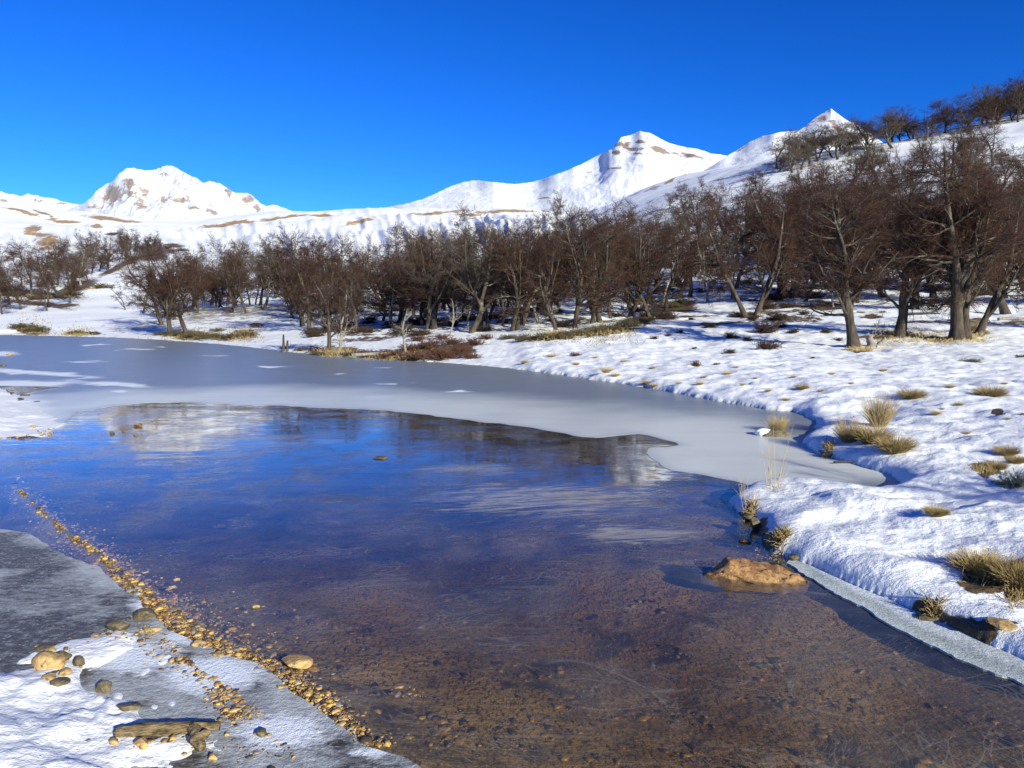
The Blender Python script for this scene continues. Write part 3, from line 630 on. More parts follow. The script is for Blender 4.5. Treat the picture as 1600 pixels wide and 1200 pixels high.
def tree_at(key, px, py, hpx, label, group=None, rz=None, sq=1.0, tilt=0):
    x, y, z = place(px, py)
    if rz is None: rz = (px * 7.13) % 6.28
    return put_tree(key, x, y, z - .05, hpx * y / F, rz, label, group, sq=sq, tiltx=tilt)
FRONT = [
 ('bigA',1336,545,290,'big bare tree with thick trunk, leftmost of the big front trees on the right','big trees at the front of the right bank',None,1.0,0),
 ('bigB',1403,527,265,'big bare tree with flared grassy foot between the other two big front trees','big trees at the front of the right bank',2.0,1.0,0),
 ('bigC',1494,530,318,'tallest bare tree with wide tiered crown and twisted trunk near the right edge','big trees at the front of the right bank',1.0,.95,0),
 ('bigB',1512,530,285,'thick bare trunk growing tight against the tallest tree on its right side','big trees at the front of the right bank',4.0,.8,.04),
 ('leanA',1526,522,240,'bare tree leaning right just beside the tallest tree near the right edge','leaning trees',0.0,.8,0),
 ('bigA',1427,483,215,'straight bare trunk seen just behind and right of the tree with flared foot','trees behind the front row on the right',3.0,.9,0),
 ('leanA',1575,490,230,'thick bare tree at the right edge leaning to the left over the snow','leaning trees',3.1,.9,0),
 ('leanA',1167,494,200,'thin dark tree leaning left, left half of the V shaped pair','leaning trees',3.0,.7,.15),
 ('leanA',1180,492,205,'thin dark tree leaning right, right half of the V shaped pair','leaning trees',0.2,.75,0),
 ('beech1',1222,458,190,'dark upright tree right behind the V shaped pair','trees behind the front row on the right',.6,1,0),
 ('leanA',1236,456,190,'dark tree leaning right from the upright one behind the V shaped pair','leaning trees',.1,.9,0),
 ('leanA',1058,468,150,'pale limbed tree leaning right above a dark hollow in mid forest','leaning trees',.0,.8,0),
 ('beech2',981,494,165,'bare tree with sunlit brown trunk above the end of the olive bushes','trees along the front of the middle forest',None,1,0),
 ('beech3',938,503,170,'bare tree with twisted trunk standing among olive bushes','trees along the front of the middle forest',None,1,0),
 ('beech5',955,497,150,'slim bare tree between the twisted one and the sunlit brown one','trees along the front of the middle forest',None,.8,0),
 ('beech4',896,512,185,'bare tree leaning over the left end of the olive bushes','trees along the front of the middle forest',None,1,0),
 ('beech0',807,516,190,'bare tree standing behind the brown shrubs right of the dead grey snag','trees along the front of the middle forest',None,1,0),
 ('beech6',764,512,180,'dark leafless tree right of the slim dead snag above red shrubs','trees along the front of the middle forest',None,1,0),
 ('beech7',667,514,175,'bare tree with straight trunk behind the left side of the red shrubs','trees along the front of the middle forest',None,1,0),
 ('shrubby',515,550,150,'bushy many stemmed bare tree at the ice edge left of the red shrubs','bushy trees on the far shore',1.0,1,0),
 ('deadA',531,549,125,'bleached white dead tree at the ice edge inside the bushy tree','dead grey trees',2.0,1,0),
 ('deadB',634,554,95,'bleached dead tree leaning out of the red shrubs','dead grey trees',5.0,1,0),
 ('deadB',702,524,75,'short dead grey stub tree just above the red shrubs','dead grey trees',3.0,.8,0),
 ('deadC',731,516,95,'slim dead grey snag right of the short grey stub tree','dead grey trees',1.2,.9,0),
 ('shrubby',268,524,135,'large dark many stemmed bare tree at the ice edge on the far left shore','bushy trees on the far shore',0.4,1.05,0),
 ('beech8',292,521,120,'dark leafless tree close behind the large many stemmed tree on the left shore','bushy trees on the far shore',None,1.1,0),
 ('sapling',224,490,62,'small spindly bare tree left of the large dark shore tree','small spindly trees',None,1.2,0),
 ('sapling',196,484,42,'tiny bare sapling alone on the snow left of the spindly tree','small spindly trees',None,1.1,0),
 ('beech3',311,482,95,'bare tree with pale trunk right of the large dark shore tree','trees of the left shore wood',None,1,0),
 ('beech1',330,476,90,'bare tree with short trunk second right of the large dark shore tree','trees of the left shore wood',None,1,0),
 ('beech5',355,478,105,'bare tree with long straight pale trunk in the left shore wood','trees of the left shore wood',None,1,0),
 ('beech0',372,464,92,'wide crowned bare tree behind the long pale trunk in the left shore wood','trees of the left shore wood',None,1.1,0),
 ('beech2',427,466,92,'round crowned bare tree at the right end of the left shore wood','trees of the left shore wood',None,1.2,0),
 ('deadA',126,445,60,'pale bare tree in front of the dark wood on the left hill','dead grey trees',None,1.1,0),
 ('deadC',1367,524,45,'thin broken dead stem beside the leftmost big front tree','dead grey trees',None,.7,0),
 ('sapling',718,345,30,'lone small bare tree on the snow ridge above the middle forest','lone trees on the snow slopes',None,1.0,0),
 ('sapling',735,392,62,'slim bare tree standing against the snow slope above the middle forest','lone trees on the snow slopes',None,.9,0),
 ('beech8',876,335,36,'small dark tree on the snow rib left of the right hillside','lone trees on the snow slopes',None,.9,0),
 ('beech3',870,350,42,'small grey tree just below the dark one on the snow rib','lone trees on the snow slopes',None,.9,0),
]
for k, x, y, h, l, gr, rz, sq, tl in FRONT: tree_at(k, x, y, h * (.86 if 480 < x < 830 else 1), l, gr, rz, sq, tl)
# forest fill
MARKS = [(-60,'at the left edge'),(45,'below the tan hill patches'),(110,'left of the pink mountain'),(165,"under left foot of pink mountain"),(215,'below the pink mountain'),(275,'above the dark shore tree'),
 (335,'right of the dark shore tree'),(400,"under right foot of pink mountain"),(460,'behind the two stakes'),(515,'behind the bushy shore tree'),(560,'just right of the bushy shore tree'),(605,"by left end of red shrubs"),(650,"behind the red shrubs"),
 (700,"by right end of red shrubs"),(745,'below the small white hump'),(800,'left of the olive bushes'),(850,"by left end of olive bushes"),(900,"left of the rock capped peak"),(950,"by right end of olive bushes"),(1000,'below the rock capped peak'),
 (1060,'near the leaning pale limbed tree'),(1110,"right of the rock capped peak"),(1170,'near the V shaped pair'),(1230,'right of the V shaped pair'),(1285,'below the orange crag'),(1340,'near the leftmost big front tree'),(1400,'near the middle big front tree'),(1450,'left of the tallest front tree'),
 (1500,'near the tallest front tree'),(1560,'right of the tallest front tree'),(1610,'at the right edge'),(1750,'beyond the right edge')]
LOOK = {'beech0': 'brown', 'beech1': 'brown', 'beech2': 'brown', 'beech3': 'greyish', 'beech4': 'brown', 'beech5': 'brown', 'beech6': 'brown', 'beech7': 'greyish', 'beech8': 'brown'}
def mark(px): return min(MARKS, key=lambda q: abs(q[0] - px))[1]
def describe(key, rel, px, Yv, fn, where):
    a, b = fn.lim(px); t = (math.log(Yv) - math.log(a)) / max(math.log(b / a), 1e-6)
    row = 'front row' if t < .25 else 'second rank' if t < .5 else 'rear part' if t < .78 else 'back row'
    m = min(MARKS, key=lambda q: abs(q[0] - px))[1]; size = 'short' if rel < .86 else 'tall' if rel > 1.05 else 'bare'
    if where.startswith(('snow', 'open', 'row')): return '%s %s tree on %s, %s' % (size, LOOK[key], where, m) if not where.startswith('row') else '%s %s tree in %s, %s' % (size, LOOK[key], where, m)
    wh = where.replace('wood on the left hill', 'left hill wood').replace(' forest', ' woods')
    t_ = '%s %s tree in %s of %s, %s' % (size, LOOK[key], row, wh, m)
    return t_ if len(t_.split()) <= 16 else '%s %s tree in %s, %s' % (size, LOOK[key], row, m)
taken = []; used = set()
def fill(n, fn, seed, label, group, hm, pool=kinds, sep=1.6, wide=1.0):
    g = rng(seed); c = 0; tries = 0
    while c < n and tries < n * 60:
        tries += 1; r = fn(g)
        if r is None: continue
        px, Yv = r; x = (px - 800) / F * Yv
        if any((x - a) ** 2 + (Yv - b) ** 2 < (sep * (1 + Yv / 120)) ** 2 for a, b in taken): continue
        taken.append((x, Yv)); z = float(height(np.array([x]), np.array([Yv]))[0][0])
        key = pool[int(g.integers(len(pool)))]; hh = hm * g.uniform(.72, 1.2); sq = g.uniform(.85, 1.15)
        lb = describe(key, hh / hm, px, Yv, fn, label)
        if lb in used: lb = ('wide ' if sq > 1 else 'narrow ') + lb.split(' ', 1)[1]
        used.add(lb)
        put_tree(key, x, Yv, z - .08, hh, g.uniform(0, 6.28), lb, group, sq=sq * wide); c += 1
def band(pxs, y0, y1):           # depth limits interpolated across the picture's width
    xs = np.array(pxs, float)
    def f(g):
        px = g.uniform(xs[0], xs[-1]); a = np.interp(px, xs, y0); b = np.interp(px, xs, y1); return px, math.exp(g.uniform(math.log(a), math.log(b)))
    f.lim = lambda px: (np.interp(px, xs, y0), np.interp(px, xs, y1))
    return f
fill(46, band([-30,60,120,170,215,245], [86,82,90,130,190,230], [125,130,160,200,240,260]), 1, 'wood on the left hill', 'trees of the wood on the left hill', 6.6)
fill(9, band([150,330], [230,230], [300,290]), 2, 'snow above the left wood', 'tiny trees above the left wood', 5.0, sep=6)
fill(27, band([255,300,400,480], [55,72,68,62], [75,92,95,90]), 3, 'left shore wood', 'trees of the left shore wood', 5.9)
fill(72, band([455,520,600,700,800,900], [48,46,40,38,37,35], [82,82,84,84,80,78]), 4, 'middle forest', 'trees of the middle forest', 5.7)
fill(128, band([880,960,1100,1250,1400,1660], [36,42,50,46,46,40], [80,105,135,140,126,116]), 5, 'right slope forest', 'trees of the right slope forest', 7.2)
fill(60, band([1200,1300,1400,1500,1600,1680], [165,170,172,168,164,160], [190,190,196,192,190,188]), 6, 'row along right ridge', 'trees along the right ridge', 7.6, sep=1.3, wide=1.5)
fill(8, band([990,1080,1200,1330], [130,140,150,130], [160,190,185,160]), 7, 'open snow above the right forest', 'small trees above the right forest', 3.6, sep=4)
fill(2, band([1690,1900], [24,24], [40,40]), 8, 'right slope forest beyond the frame', 'trees of the right slope forest', 6.5, sep=3)
for n_, (a, b, h_) in enumerate([(560,498,80),(608,512,70),(655,505,95),(748,500,90),(786,508,80),(842,506,100),(868,512,75),(926,498,120),(1003,486,110),(1034,478,100),(1105,472,110),(1262,470,100),(1302,480,80),(475,505,60)]):
    tree_at(('deadC', 'deadA', 'deadB')[n_ % 3], a, b, h_, '%s pale dead tree among the brown ones, %s' % (('slim', 'branching', 'leaning')[n_ % 3], mark(a)), 'dead grey trees', sq=(.9, .8, .8)[n_ % 3])
# trees beyond the right edge of the frame whose shadows cross the near snow
for (x, y, h, rz) in [(8.3, 1.6, 3.0, .5), (9.9, -1.9, 4.5, 2.5)]:
    z = float(height(np.array([x]), np.array([y]))[0][0])
    put_tree('beech3' if h < 5 else 'beech6', x, y, z - .05, h, rz, 'bare tree on the near right bank close to the photographer', 'trees on the near right bank')

# ------------------------------------------------------------------ shrubs and tussocks
def make_shrub(seed, rad, ht, n1, n2, n3, wid=.004):
    g = rng(seed); n = n1; a = g.uniform(0, 6.28, n); s = g.uniform(0, rad * .35, n)
    S = np.stack([np.cos(a) * s, np.sin(a) * s, np.full(n, -.04)], 1); el = g.uniform(.25, 1.45, n)
    d = np.stack([np.cos(a) * np.cos(el), np.sin(a) * np.cos(el), np.sin(el)], 1); L = (rad * np.cos(el) + ht * np.sin(el)) * g.uniform(.6, 1, n)
    pts = [S]; p = S
    for _ in range(4): d = d + g.normal(size=(n, 3)) * .18; d /= np.linalg.norm(d, axis=1, keepdims=True); p = p + d * (L / 4)[:, None]; pts.append(p)
    P = np.stack(pts, 1); P[:, 1:, 2] = np.maximum(P[:, 1:, 2], .01); Rd = np.linspace(.012, .005, 5)[None] * np.ones((n, 1))
    P2, R2 = grow(g, P, Rd, n2, .2, 1, (.3, 1.1), rad * .4, 3, .2, .05, 1, .8, .006, .4, .3)
    P3, R3 = grow(g, P2, R2, n3, .05, 1, (.3, 1.1), rad * .16, 2, .1, .05, 1, .9, wid, .3, .2)
    return join([tube(P, Rd, 3), tube(P2, np.maximum(R2, .004), 3), cones(P3, np.maximum(R3, wid))])
def make_tuft(seed, rad, ht, n, wid=.004, droop=.5, lean=1.0):
    g = rng(seed); a = g.uniform(0, 6.28, n); s = np.sqrt(g.uniform(0, 1, n)) * rad * .45
    S = np.stack([np.cos(a) * s, np.sin(a) * s, np.full(n, -.03)], 1); out = np.stack([np.cos(a), np.sin(a), a * 0], 1) * (s / rad + .12)[:, None] * 1.1 * lean + g.normal(size=(n, 3)) * .16
    d = out + np.array([0, 0, 1.]); d /= np.linalg.norm(d, axis=1, keepdims=True); L = ht * g.uniform(.45, 1.1, n); pts = [S]; p = S
    for _ in range(4):
        d = d + np.array([0, 0, -droop * .22]) + out * .12; d /= np.linalg.norm(d, axis=1, keepdims=True); p = p + d * (L / 4)[:, None]; pts.append(p)
    P = np.stack(pts, 1); Rd = np.array([1, .9, .75, .5, .12])[None] * wid * np.ones((n, 1)); return join([tube(P, Rd, 3)])
SH = {}
for nm, mt in (('red', 'redsh'), ('olive', 'olive'), ('dark', 'darksh'), ('grey', 'greysh')):
    for q_ in range(2): SH[nm, q_] = mesh(nm + '_shrub', *make_shrub(700 + q_ * 3 + len(nm), .5, .42, 60, 420, 2600, .0055), M[mt])
TU = {}
for q_ in range(3):
    TU['straw', q_] = mesh('grass_tuft', *make_tuft(800 + q_, .22, .46, 560, .003, .3, .8), M['straw'])
    TU['brown', q_] = mesh('grass_tuft', *make_tuft(810 + q_, .30, .30, 900, .0035, .55, 1.1), M['strawd'])
TU['thin', 0] = mesh('grass_stems', *make_tuft(820, .16, .5, 9, .0035, .1, .5), M['straw'])
BASEW = {'red': 1.0, 'olive': 1.0, 'dark': 1.0, 'grey': 1.0, 'straw': .5, 'brown': .52, 'thin': .25}
def plant(kind, px, py, wpx, label, group, cat, name, vz=1.0, q_=None):
    x, y, z = place(px, py); s = wpx * y / F / BASEW[kind]
    tbl = SH if kind in ('red', 'olive', 'dark', 'grey') else TU
    if kind in ('straw','brown'): q_ = int(px) % 3
    elif kind == 'thin': q_ = 0
    else: q_ = int(px) % 2
    if max(z, 0) > z: z = 0
    o = ob(name, tbl[kind, q_]); o.location = (x, y, z); o.scale = (s, s, s * vz); o.rotation_euler = (0, 0, (px * 3.7 + py) % 6.28); tag(o, label, cat, group); return o
TG = 'dry grass tussocks on the right bank'
TUS = [
 ('straw',1326,690,42,'straw grass tussock at the left of the big clump beside the cove',1.25),
 ('straw',1373,665,44,'tallest pale straw tussock at the back of the big clump beside the cove',1.5),
 ('brown',1362,690,52,'dense brown grass cushion in the middle of the big clump beside the cove',1.2),
 ('brown',1398,704,56,'round dark brown grass cushion at the right front of the big clump',1.1),
 ('brown',1425,622,36,'small round grass cushion alone on the snow behind the big clump',1),
 ('brown',1548,620,42,'small grass cushion near the right edge on the snow field',1),
 ('straw',1215,683,30,'straw tuft on a snow capped mound rising from the cove ice',1.1),
 ('brown',1463,804,36,'small yellow green tuft on the smooth snow right of the cove tip',.9),
 ('brown',1572,710,34,'round brown tuft above the dark hollow at the right edge',1),
 ('brown',1556,732,30,'yellowish tuft on the rim of the dark hollow at the right edge',1),
 ('brown',1588,722,30,'low brown tuft right of the round brown tuft at the right edge',.8),
 ('brown',1526,893,75,'dark matted grass cushion at the left of the near right clump',1.1),
 ('brown',1592,912,75,'dark matted grass cushion cut by the right edge near the front',1.3),
 ('brown',1560,905,60,'flattened brown grass between the two matted cushions at the near right',.7),
 ('straw',1521,519,26,'pale grass tuft at the foot of the leaning tree near the right edge',1),
 ('thin',1207,765,44,'few long thin straw stems at the tip of the snow point',1.4),
 ('thin',1167,800,30,'few short straw stems on the left edge of the snow point',1.2),
 ('thin',1160,772,18,'sparse short stems in the ice left of the snow point',1),
 ('brown',1254,608,18,'small tawny tuft on the snow above the cove',1.1),
]
for k, x, y, wv_, l, vz in TUS: plant(k, x, y, wv_, l, TG, 'grass tussock', 'grass_tussock', vz)
SMALL = [(820,568,14),(862,558,14),(900,570,12),(947,582,20),(962,588,14),(1010,600,16),(1020,576,10),(1022,604,14),(1093,601,14),(1060,600,10),(1137,585,14),(1090,572,10),(1160,602,10),(1200,612,10),(1228,626,12),(1282,612,9),(1485,606,14),
 (1498,634,14),(1462,648,16),(1380,580,12),(1600,648,10),(1472,640,8),(1100,590,9),(1240,590,9),(1180,592,8),(1570,600,9),(1330,600,8),(1300,585,9),(1510,678,12),(1575,655,9),(975,565,9),(930,560,9),(1150,575,8)]
for x, y, wv_ in SMALL: plant('straw', x, y, wv_, 'tiny straw tuft poking through the open snow right of the lake', 'tiny straw tufts on the snow field', 'grass tuft', 'grass_tuft', .55)
# red and olive shrubs on the far shore
g = rng(77)
for px_, py_, wd in [(690,560,62),(655,562,55),(720,552,50),(670,545,55),(640,548,40),(742,540,44),(705,538,40),(620,558,40),(735,560,36),(600,560,36),(575,556,34),(655,532,34),(690,530,30),(760,530,30)]:
    plant('red', px_, py_, wd * .8, '%s red brown shrub %s, %s' % ('small' if wd < 38 else 'large', 'at the ice edge' if py_ > 555 else 'at its back' if py_ < 538 else 'in its middle', mark(px_)), 'red brown shrubs on the far shore', 'shrub', 'red_shrub', .7)
plant('red', 899, 556, 16, 'small red shrub alone on the snow right of the thicket', None, 'shrub', 'red_shrub', .8)
plant('red', 1088, 572, 16, 'upright little reddish shrub on the open snow field', None, 'shrub', 'red_shrub', 1.2)
for px_, py_, wd in [(820,532,36),(850,530,36),(880,528,38),(905,524,40),(930,520,42),(955,516,40),(980,510,40),(1005,504,34),(795,530,28),(1025,494,30),(1050,480,34),(1070,474,30),(1405,526,40),(1380,530,24)]:
    plant('olive', px_, py_, wd, 'low olive brown bush under front trees, ' + mark(px_), 'olive bushes under the front trees', 'shrub', 'olive_shrub', .55)
for px_, py_, wd in [(272,525,34),(300,527,34),(330,528,34),(360,528,28),(385,524,26),(340,518,24),(250,524,22),(400,512,16),(60,518,36),(35,513,36),(120,522,24),(145,522,18),(160,450,30),(110,462,34),(60,468,34),(20,462,34),(240,393,20),(265,388,20),(285,392,18),(210,405,24),(445,545,16),(470,548,22),(495,556,24),(545,556,26),(565,552,20)]:
    plant('olive', px_, py_, wd, 'low brown bush on the far left %s, %s' % ('shore' if py_ > 505 else 'hill foot', mark(px_)), 'brown bushes on the left shore', 'shrub', 'brown_shrub', .5)
for px_, py_, wd in [(1200,545,40),(1195,520,46),(1215,500,34),(1142,528,26),(1110,512,22),(1168,532,18),(1140,552,20),(1220,512,22),(1022,530,14),(1085,545,9),(1062,520,14),(1240,520,20),(1080,500,12),(1290,520,20),(1310,532,14),(1045,525,12),(1175,500,20),(1120,570,10),(1150,495,24),(1255,492,20),(1210,470,34),(1330,472,20),(1270,560,8)]:
    plant('dark', px_, py_, wd, '%s dark twiggy shrub on snow, %s' % ('small' if wd < 15 else 'mid sized' if wd < 25 else 'large', mark(px_)), 'dark shrubs before the right forest', 'shrub', 'dark_shrub', .7)
plant('grey', 1586, 760, 54, 'grey green cushion bush below the dark hollow at the right edge', None, 'shrub', 'grey_shrub', .8)
plant('grey', 1518, 566, 34, 'flat grey green bush on the snow left of the right edge', 'flat grey bushes on the snow field', 'shrub', 'grey_shrub', .35)
plant('grey', 1596, 558, 18, 'flat grey green bush cut by the right edge', 'flat grey bushes on the snow field', 'shrub', 'grey_shrub', .5)
# understorey on the slope: dark shrubs among the trees
g = rng(33)
for _ in range(60):
    px_ = g.uniform(900, 1640); Yv = math.exp(g.uniform(math.log(42), math.log(150))); x = (px_ - 800) / F * Yv; z = float(height(np.array([x]), np.array([Yv]))[0][0]); s = g.uniform(.7, 1.7)
    o = ob('dark_shrub', SH['dark', _ % 2]); o.location = (x, Yv, z); o.scale = (s, s, s * .6); o.rotation_euler = (0, 0, g.uniform(0, 6)); tag(o, '%s dark shrub under right slope trees, %s' % ('low' if s < 1.2 else 'broad', mark(px_)), 'shrub', 'shrubs under the right slope trees')
for _ in range(45):
    px_ = g.uniform(480, 900); Yv = math.exp(g.uniform(math.log(38), math.log(60))); x = (px_ - 800) / F * Yv; z = float(height(np.array([x]), np.array([Yv]))[0][0]); s = g.uniform(.7, 1.5)
    o = ob('dark_shrub', SH['dark', _ % 2]); o.location = (x, Yv, z); o.scale = (s, s, s * .6); o.rotation_euler = (0, 0, g.uniform(0, 6)); tag(o, '%s dark shrub under middle forest trees, %s' % ('low' if s < 1.1 else 'broad', mark(px_)), 'shrub', 'shrubs under the middle forest trees')

# ------------------------------------------------------------------ stones, rock, log
def ico(sub):
    t = (1 + 5 ** .5) / 2; V = [(-1,t,0),(1,t,0),(-1,-t,0),(1,-t,0),(0,-1,t),(0,1,t),(0,-1,-t),(0,1,-t),(t,0,-1),(t,0,1),(-t,0,-1),(-t,0,1)]
    Fc = [(0,11,5),(0,5,1),(0,1,7),(0,7,10),(0,10,11),(1,5,9),(5,11,4),(11,10,2),(10,7,6),(7,1,8),(3,9,4),(3,4,2),(3,2,6),(3,6,8),(3,8,9),(4,9,5),(2,4,11),(6,2,10),(8,6,7),(9,8,1)]
    V = [np.array(v) / np.linalg.norm(v) for v in V]
    for _ in range(sub):
        c = {}; nf = []
        def mid(a, b):
            k = (min(a, b), max(a, b))
            if k not in c: m = V[a] + V[b]; V.append(m / np.linalg.norm(m)); c[k] = len(V) - 1
            return c[k]
        for a, b, d in Fc: x, y, z = mid(a, b), mid(b, d), mid(d, a); nf += [(a, x, z), (b, y, x), (d, z, y), (x, y, z)]
        Fc = nf
    return np.array(V), np.array(Fc)
def stone_mesh(seed, size, mat, planes=14, sub=3):
    g = rng(seed); V, Fc = ico(sub); N = g.normal(size=(planes, 3)); N /= np.linalg.norm(N, axis=1, keepdims=True); D = g.uniform(.55, .95, planes)
    r = np.min(np.where(V @ N.T > .05, D[None] / np.maximum(V @ N.T, .05), 9), axis=1); r = np.minimum(r, 1.15)
    V = V * r[:, None]; V = V + (fbm(V[:, 0] * 3 + seed, V[:, 1] * 3 + V[:, 2] * 2, seed, 3) - .5)[:, None] * .12 * V
    return mesh('stone', V * np.array(size) / 2, Fc, mat, False)
def stone(px, py, wpx, hpx, mat, label, seed, group=None, name='stone', dz=.0, depth=None, lift=.25, rz=0):
    x, y, z = place(px, py)
    if z < 0: z = 0.0
    w_ = wpx * y / F; h_ = hpx * y / F; o = ob(name, stone_mesh(seed, (w_, depth or w_ * .8, max(h_ * 1.1, .02)), M[mat])); o.location = (x, y, z + h_ * lift + dz); o.rotation_euler = (0, 0, rz)
    tag(o, label, 'stone' if name == 'stone' else 'rock', group); return o
# the big orange rock half in the water
def wedge_rock():
    sec = [  # x, y-centre, half depth, top z along the rock's length
     (-.33, .03, .01, -.01), (-.30, .035, .035, .012), (-.26, .04, .07, .035), (-.215, .05, .10, .075), (-.165, .06, .13, .135), (-.11, .07, .15, .125), (-.03, .06, .16, .110), (.05, .05, .16, .092), (.13, .04, .15, .075), (.20, .02, .12, .055), (.26, .0, .085, .032), (.30, -.01, .03, -.01)]
    V = []; prof = [(-1, -.10), (-1.02, -.01), (-.92, .35), (-.55, .82), (-.15, 1.0), (.3, .93), (.75, .6), (1, .0), (1, -.1)]
    n = len(prof); sub = 6; xs = np.linspace(0, len(sec) - 1, (len(sec) - 1) * sub + 1); S = np.array(sec); g = rng(4)
    pf = np.array(prof); ps = np.linspace(0, n - 1, (n - 1) * 4 + 1); py_ = np.interp(ps, range(n), pf[:, 0]); pz_ = np.interp(ps, range(n), pf[:, 1])
    for a in xs:
        x, yc, hd, tz = [np.interp(a, range(len(sec)), S[:, c]) for c in range(4)]
        for u, v in zip(py_, pz_):
            z = tz * v if v > 0 else v * .6; nx = (np.abs(noise(x * 13 + 5, u * 2.6 + z * 9, 3) - .5) - .2) * .045 + (noise(x * 30, u * 5 + z * 30, 5) - .5) * .022; nx *= min(1, max(0, (x + .34) * 5)); V.append((x, yc + u * hd + nx, z + nx * (1 if v > .1 else .2)))
    m = len(ps); Q = []
    for a in range(len(xs) - 1):
        for b in range(m - 1): Q.append((a * m + b, (a + 1) * m + b, (a + 1) * m + b + 1, a * m + b + 1))
    return mesh('rock', np.array(V), np.array(Q), M['orock'], False)
cx, cy = flat(1184, 906); rk = ob('rock', wedge_rock()); rk.location = (cx, cy + .02, 0.0); rk.rotation_euler = (0, 0, R(-6)); rk.scale = (1.06, 1, .86)
tag(rk, 'large orange brown wedge of rock half in the water beside the right bank', 'rock')
STONES = [
 (78,1040,52,26,'ystone','flat pale stone, leftmost in the bare patch on the near left snow'),
 (92,1032,34,18,'dstone','dark stone behind the flat pale one on the near left snow'),
 (122,1038,24,16,'dstone','dark stone with tan top at the right end of the bare patch'),
 (100,1054,22,12,'ystone','small rounded yellow stone below the dark ones on the near left snow'),
 (76,1060,26,9,'ystone','thin tilted tan stone left of the small rounded yellow one'),
 (90,1068,36,10,'dstone','flat mossy stone at the front of the bare patch'),
 (72,1013,34,10,'dstone','low brown stone at the back of the bare patch'),
 (82,1018,16,9,'ystone','small tan stone on the back row of the bare patch'),
 (164,1082,24,24,'dstone','dark brown rounded stone alone on the near left snow'),
 (200,1108,34,12,'dstone','flat dark stone half buried in snow above the driftwood'),
 (185,983,38,18,'dstone','mossy brown stone left of the gravel line where it meets the snow'),
 (226,972,40,28,'dstone','larger blocky brown stone touching the gravel line'),
 (236,988,32,12,'ystone','yellow slab in front of the blocky brown stone'),
 (463,1048,50,15,'ystone','flat orange stone lying at the water side of the gravel line'),
 (440,1080,18,11,'ystone','yellow stone on the grey crust left of the lower gravel'),
 (480,1090,16,14,'ystone','bright yellow stone standing at the gravel edge below the flat orange one'),
 (310,1010,36,12,'ystone','yellow slab lying across the gravel line'),
 (340,1030,24,13,'ystone','rounded yellow stone at the lower end of the slab'),
 (406,1150,24,16,'dstone','dark cracked stone on the snow right of the driftwood'),
 (422,1152,14,7,'ystone','small yellow chip beside the dark cracked stone'),
 (222,1166,24,15,'ystone','bright yellow angular stone under the driftwood'),
 (178,1160,22,8,'ystone','brown flat stone at the left end of the driftwood'),
 (331,1188,18,14,'ystone','yellow stone below the fork of the driftwood'),
 (217,684,14,6,'orock','orange stone poking through the ice below the mountain reflection'),
 (176,694,9,4,'dstone','left one of the small dark stones in the ice beside the orange stone'),
 (195,692,7,4,'dstone','middle one of the small dark stones in the ice beside the orange stone'),
 (213,702,9,4,'dstone','dark stone in the ice just below the orange stone'),
 (400,975,13,7,'ystone','single pale stone in the clear ice right of the gravel line'),
 (16,573,10,5,'ystone','yellow stone on the far ice near the left edge'),
 (6,594,12,5,'dstone','dark stone at the back of the left snow spit'),
 (38,622,16,5,'dstone','flat dark stone on top of the left snow spit'),
 (58,632,10,3,'dstone','thin dark stone on the right side of the left snow spit'),
 (52,668,10,4,'ystone','tan pebble on the front of the left snow spit'),
 (596,775,30,5,'dstone','dark flat stone breaking the ice in the middle of the pond'),
 (1165,858,20,6,'orock','small orange shard behind the big rock'),
 (1292,716,26,13,'dstone','dark earthy stone in the bank edge of the cove'),
 (1240,880,26,12,'dstone','dark stone between the big orange rock and the snow'),
 (1450,968,42,14,'dstone','low brown stone breaking through snow at the near right'),
 (1560,974,64,10,'ystone','long flat tan stone lying in the snow at the near right'),
 (1180,834,18,24,'dstone','dark earth clod in the undercut edge of the snow point'),
 (1172,818,22,16,'dstone','dark root clod at the tip of the snow point'),
 (790,637,0,0,None,None),
]
for n_, (x, y, a, b, mt, l) in enumerate(STONES):
    if mt: stone(x, y, a, b, mt, l, 500 + n_, rz=(n_ * 1.3) % .8 - .4)
# mound in the cove carrying the straw tuft
V, Fc = ico(3); cx, cy = flat(1210, 681); V = V * np.array([.22, .16, .085]) * (1 + .25 * (fbm(V[:, 0] * 3, V[:, 1] * 3 + V[:, 2], 3, 3) - .5))[:, None]
o = ob('mound', mesh('mound', V, Fc, M['dstone'], True)); o.location = (cx, cy + .05, .01); tag(o, 'small dark earth mound standing out of the cove ice', 'mound')
V2 = V * np.array([.62, .7, .75]); o2 = ob('snow_cap', mesh('snow_cap', V2, Fc, M['ground'], True, {'tan': np.zeros(len(V)), 'brown': np.zeros(len(V)), 'bed': np.zeros(len(V))}), o); o2.location = (-.12, 0, .025)


# driftwood
def poly_tube(pts, rad, sides=14, seed=1, amp=.12):
    P = np.array(pts, float); k = len(P); ks = (k - 1) * 6 + 1; t = np.linspace(0, k - 1, ks); Q = np.stack([np.interp(t, range(k), P[:, c]) for c in range(3)], 1); r = np.interp(t, range(k), rad)
    g = rng(seed); V, q = tube(Q[None], r[None], sides); c = np.repeat(Q, sides, 0); w = V - c
    V = c + w * (1 + amp * 2 * (fbm(np.arange(len(V)) % sides * 1.1, np.repeat(np.arange(ks), sides) * .16, seed, 3) - .5))[:, None]
    n = len(V); V = np.vstack([V, Q[0:1], Q[-1:]]); caps = [[(s + 1) % sides, s, n] for s in range(sides)] + [[(ks - 1) * sides + s, (ks - 1) * sides + (s + 1) % sides, n + 1] for s in range(sides)]
    q = np.vstack([q[:, [0, 1, 2]], q[:, [0, 2, 3]]]); return V, np.vstack([q, caps])
lx, ly = flat(190, 1160); rx, ry = flat(340, 1146)
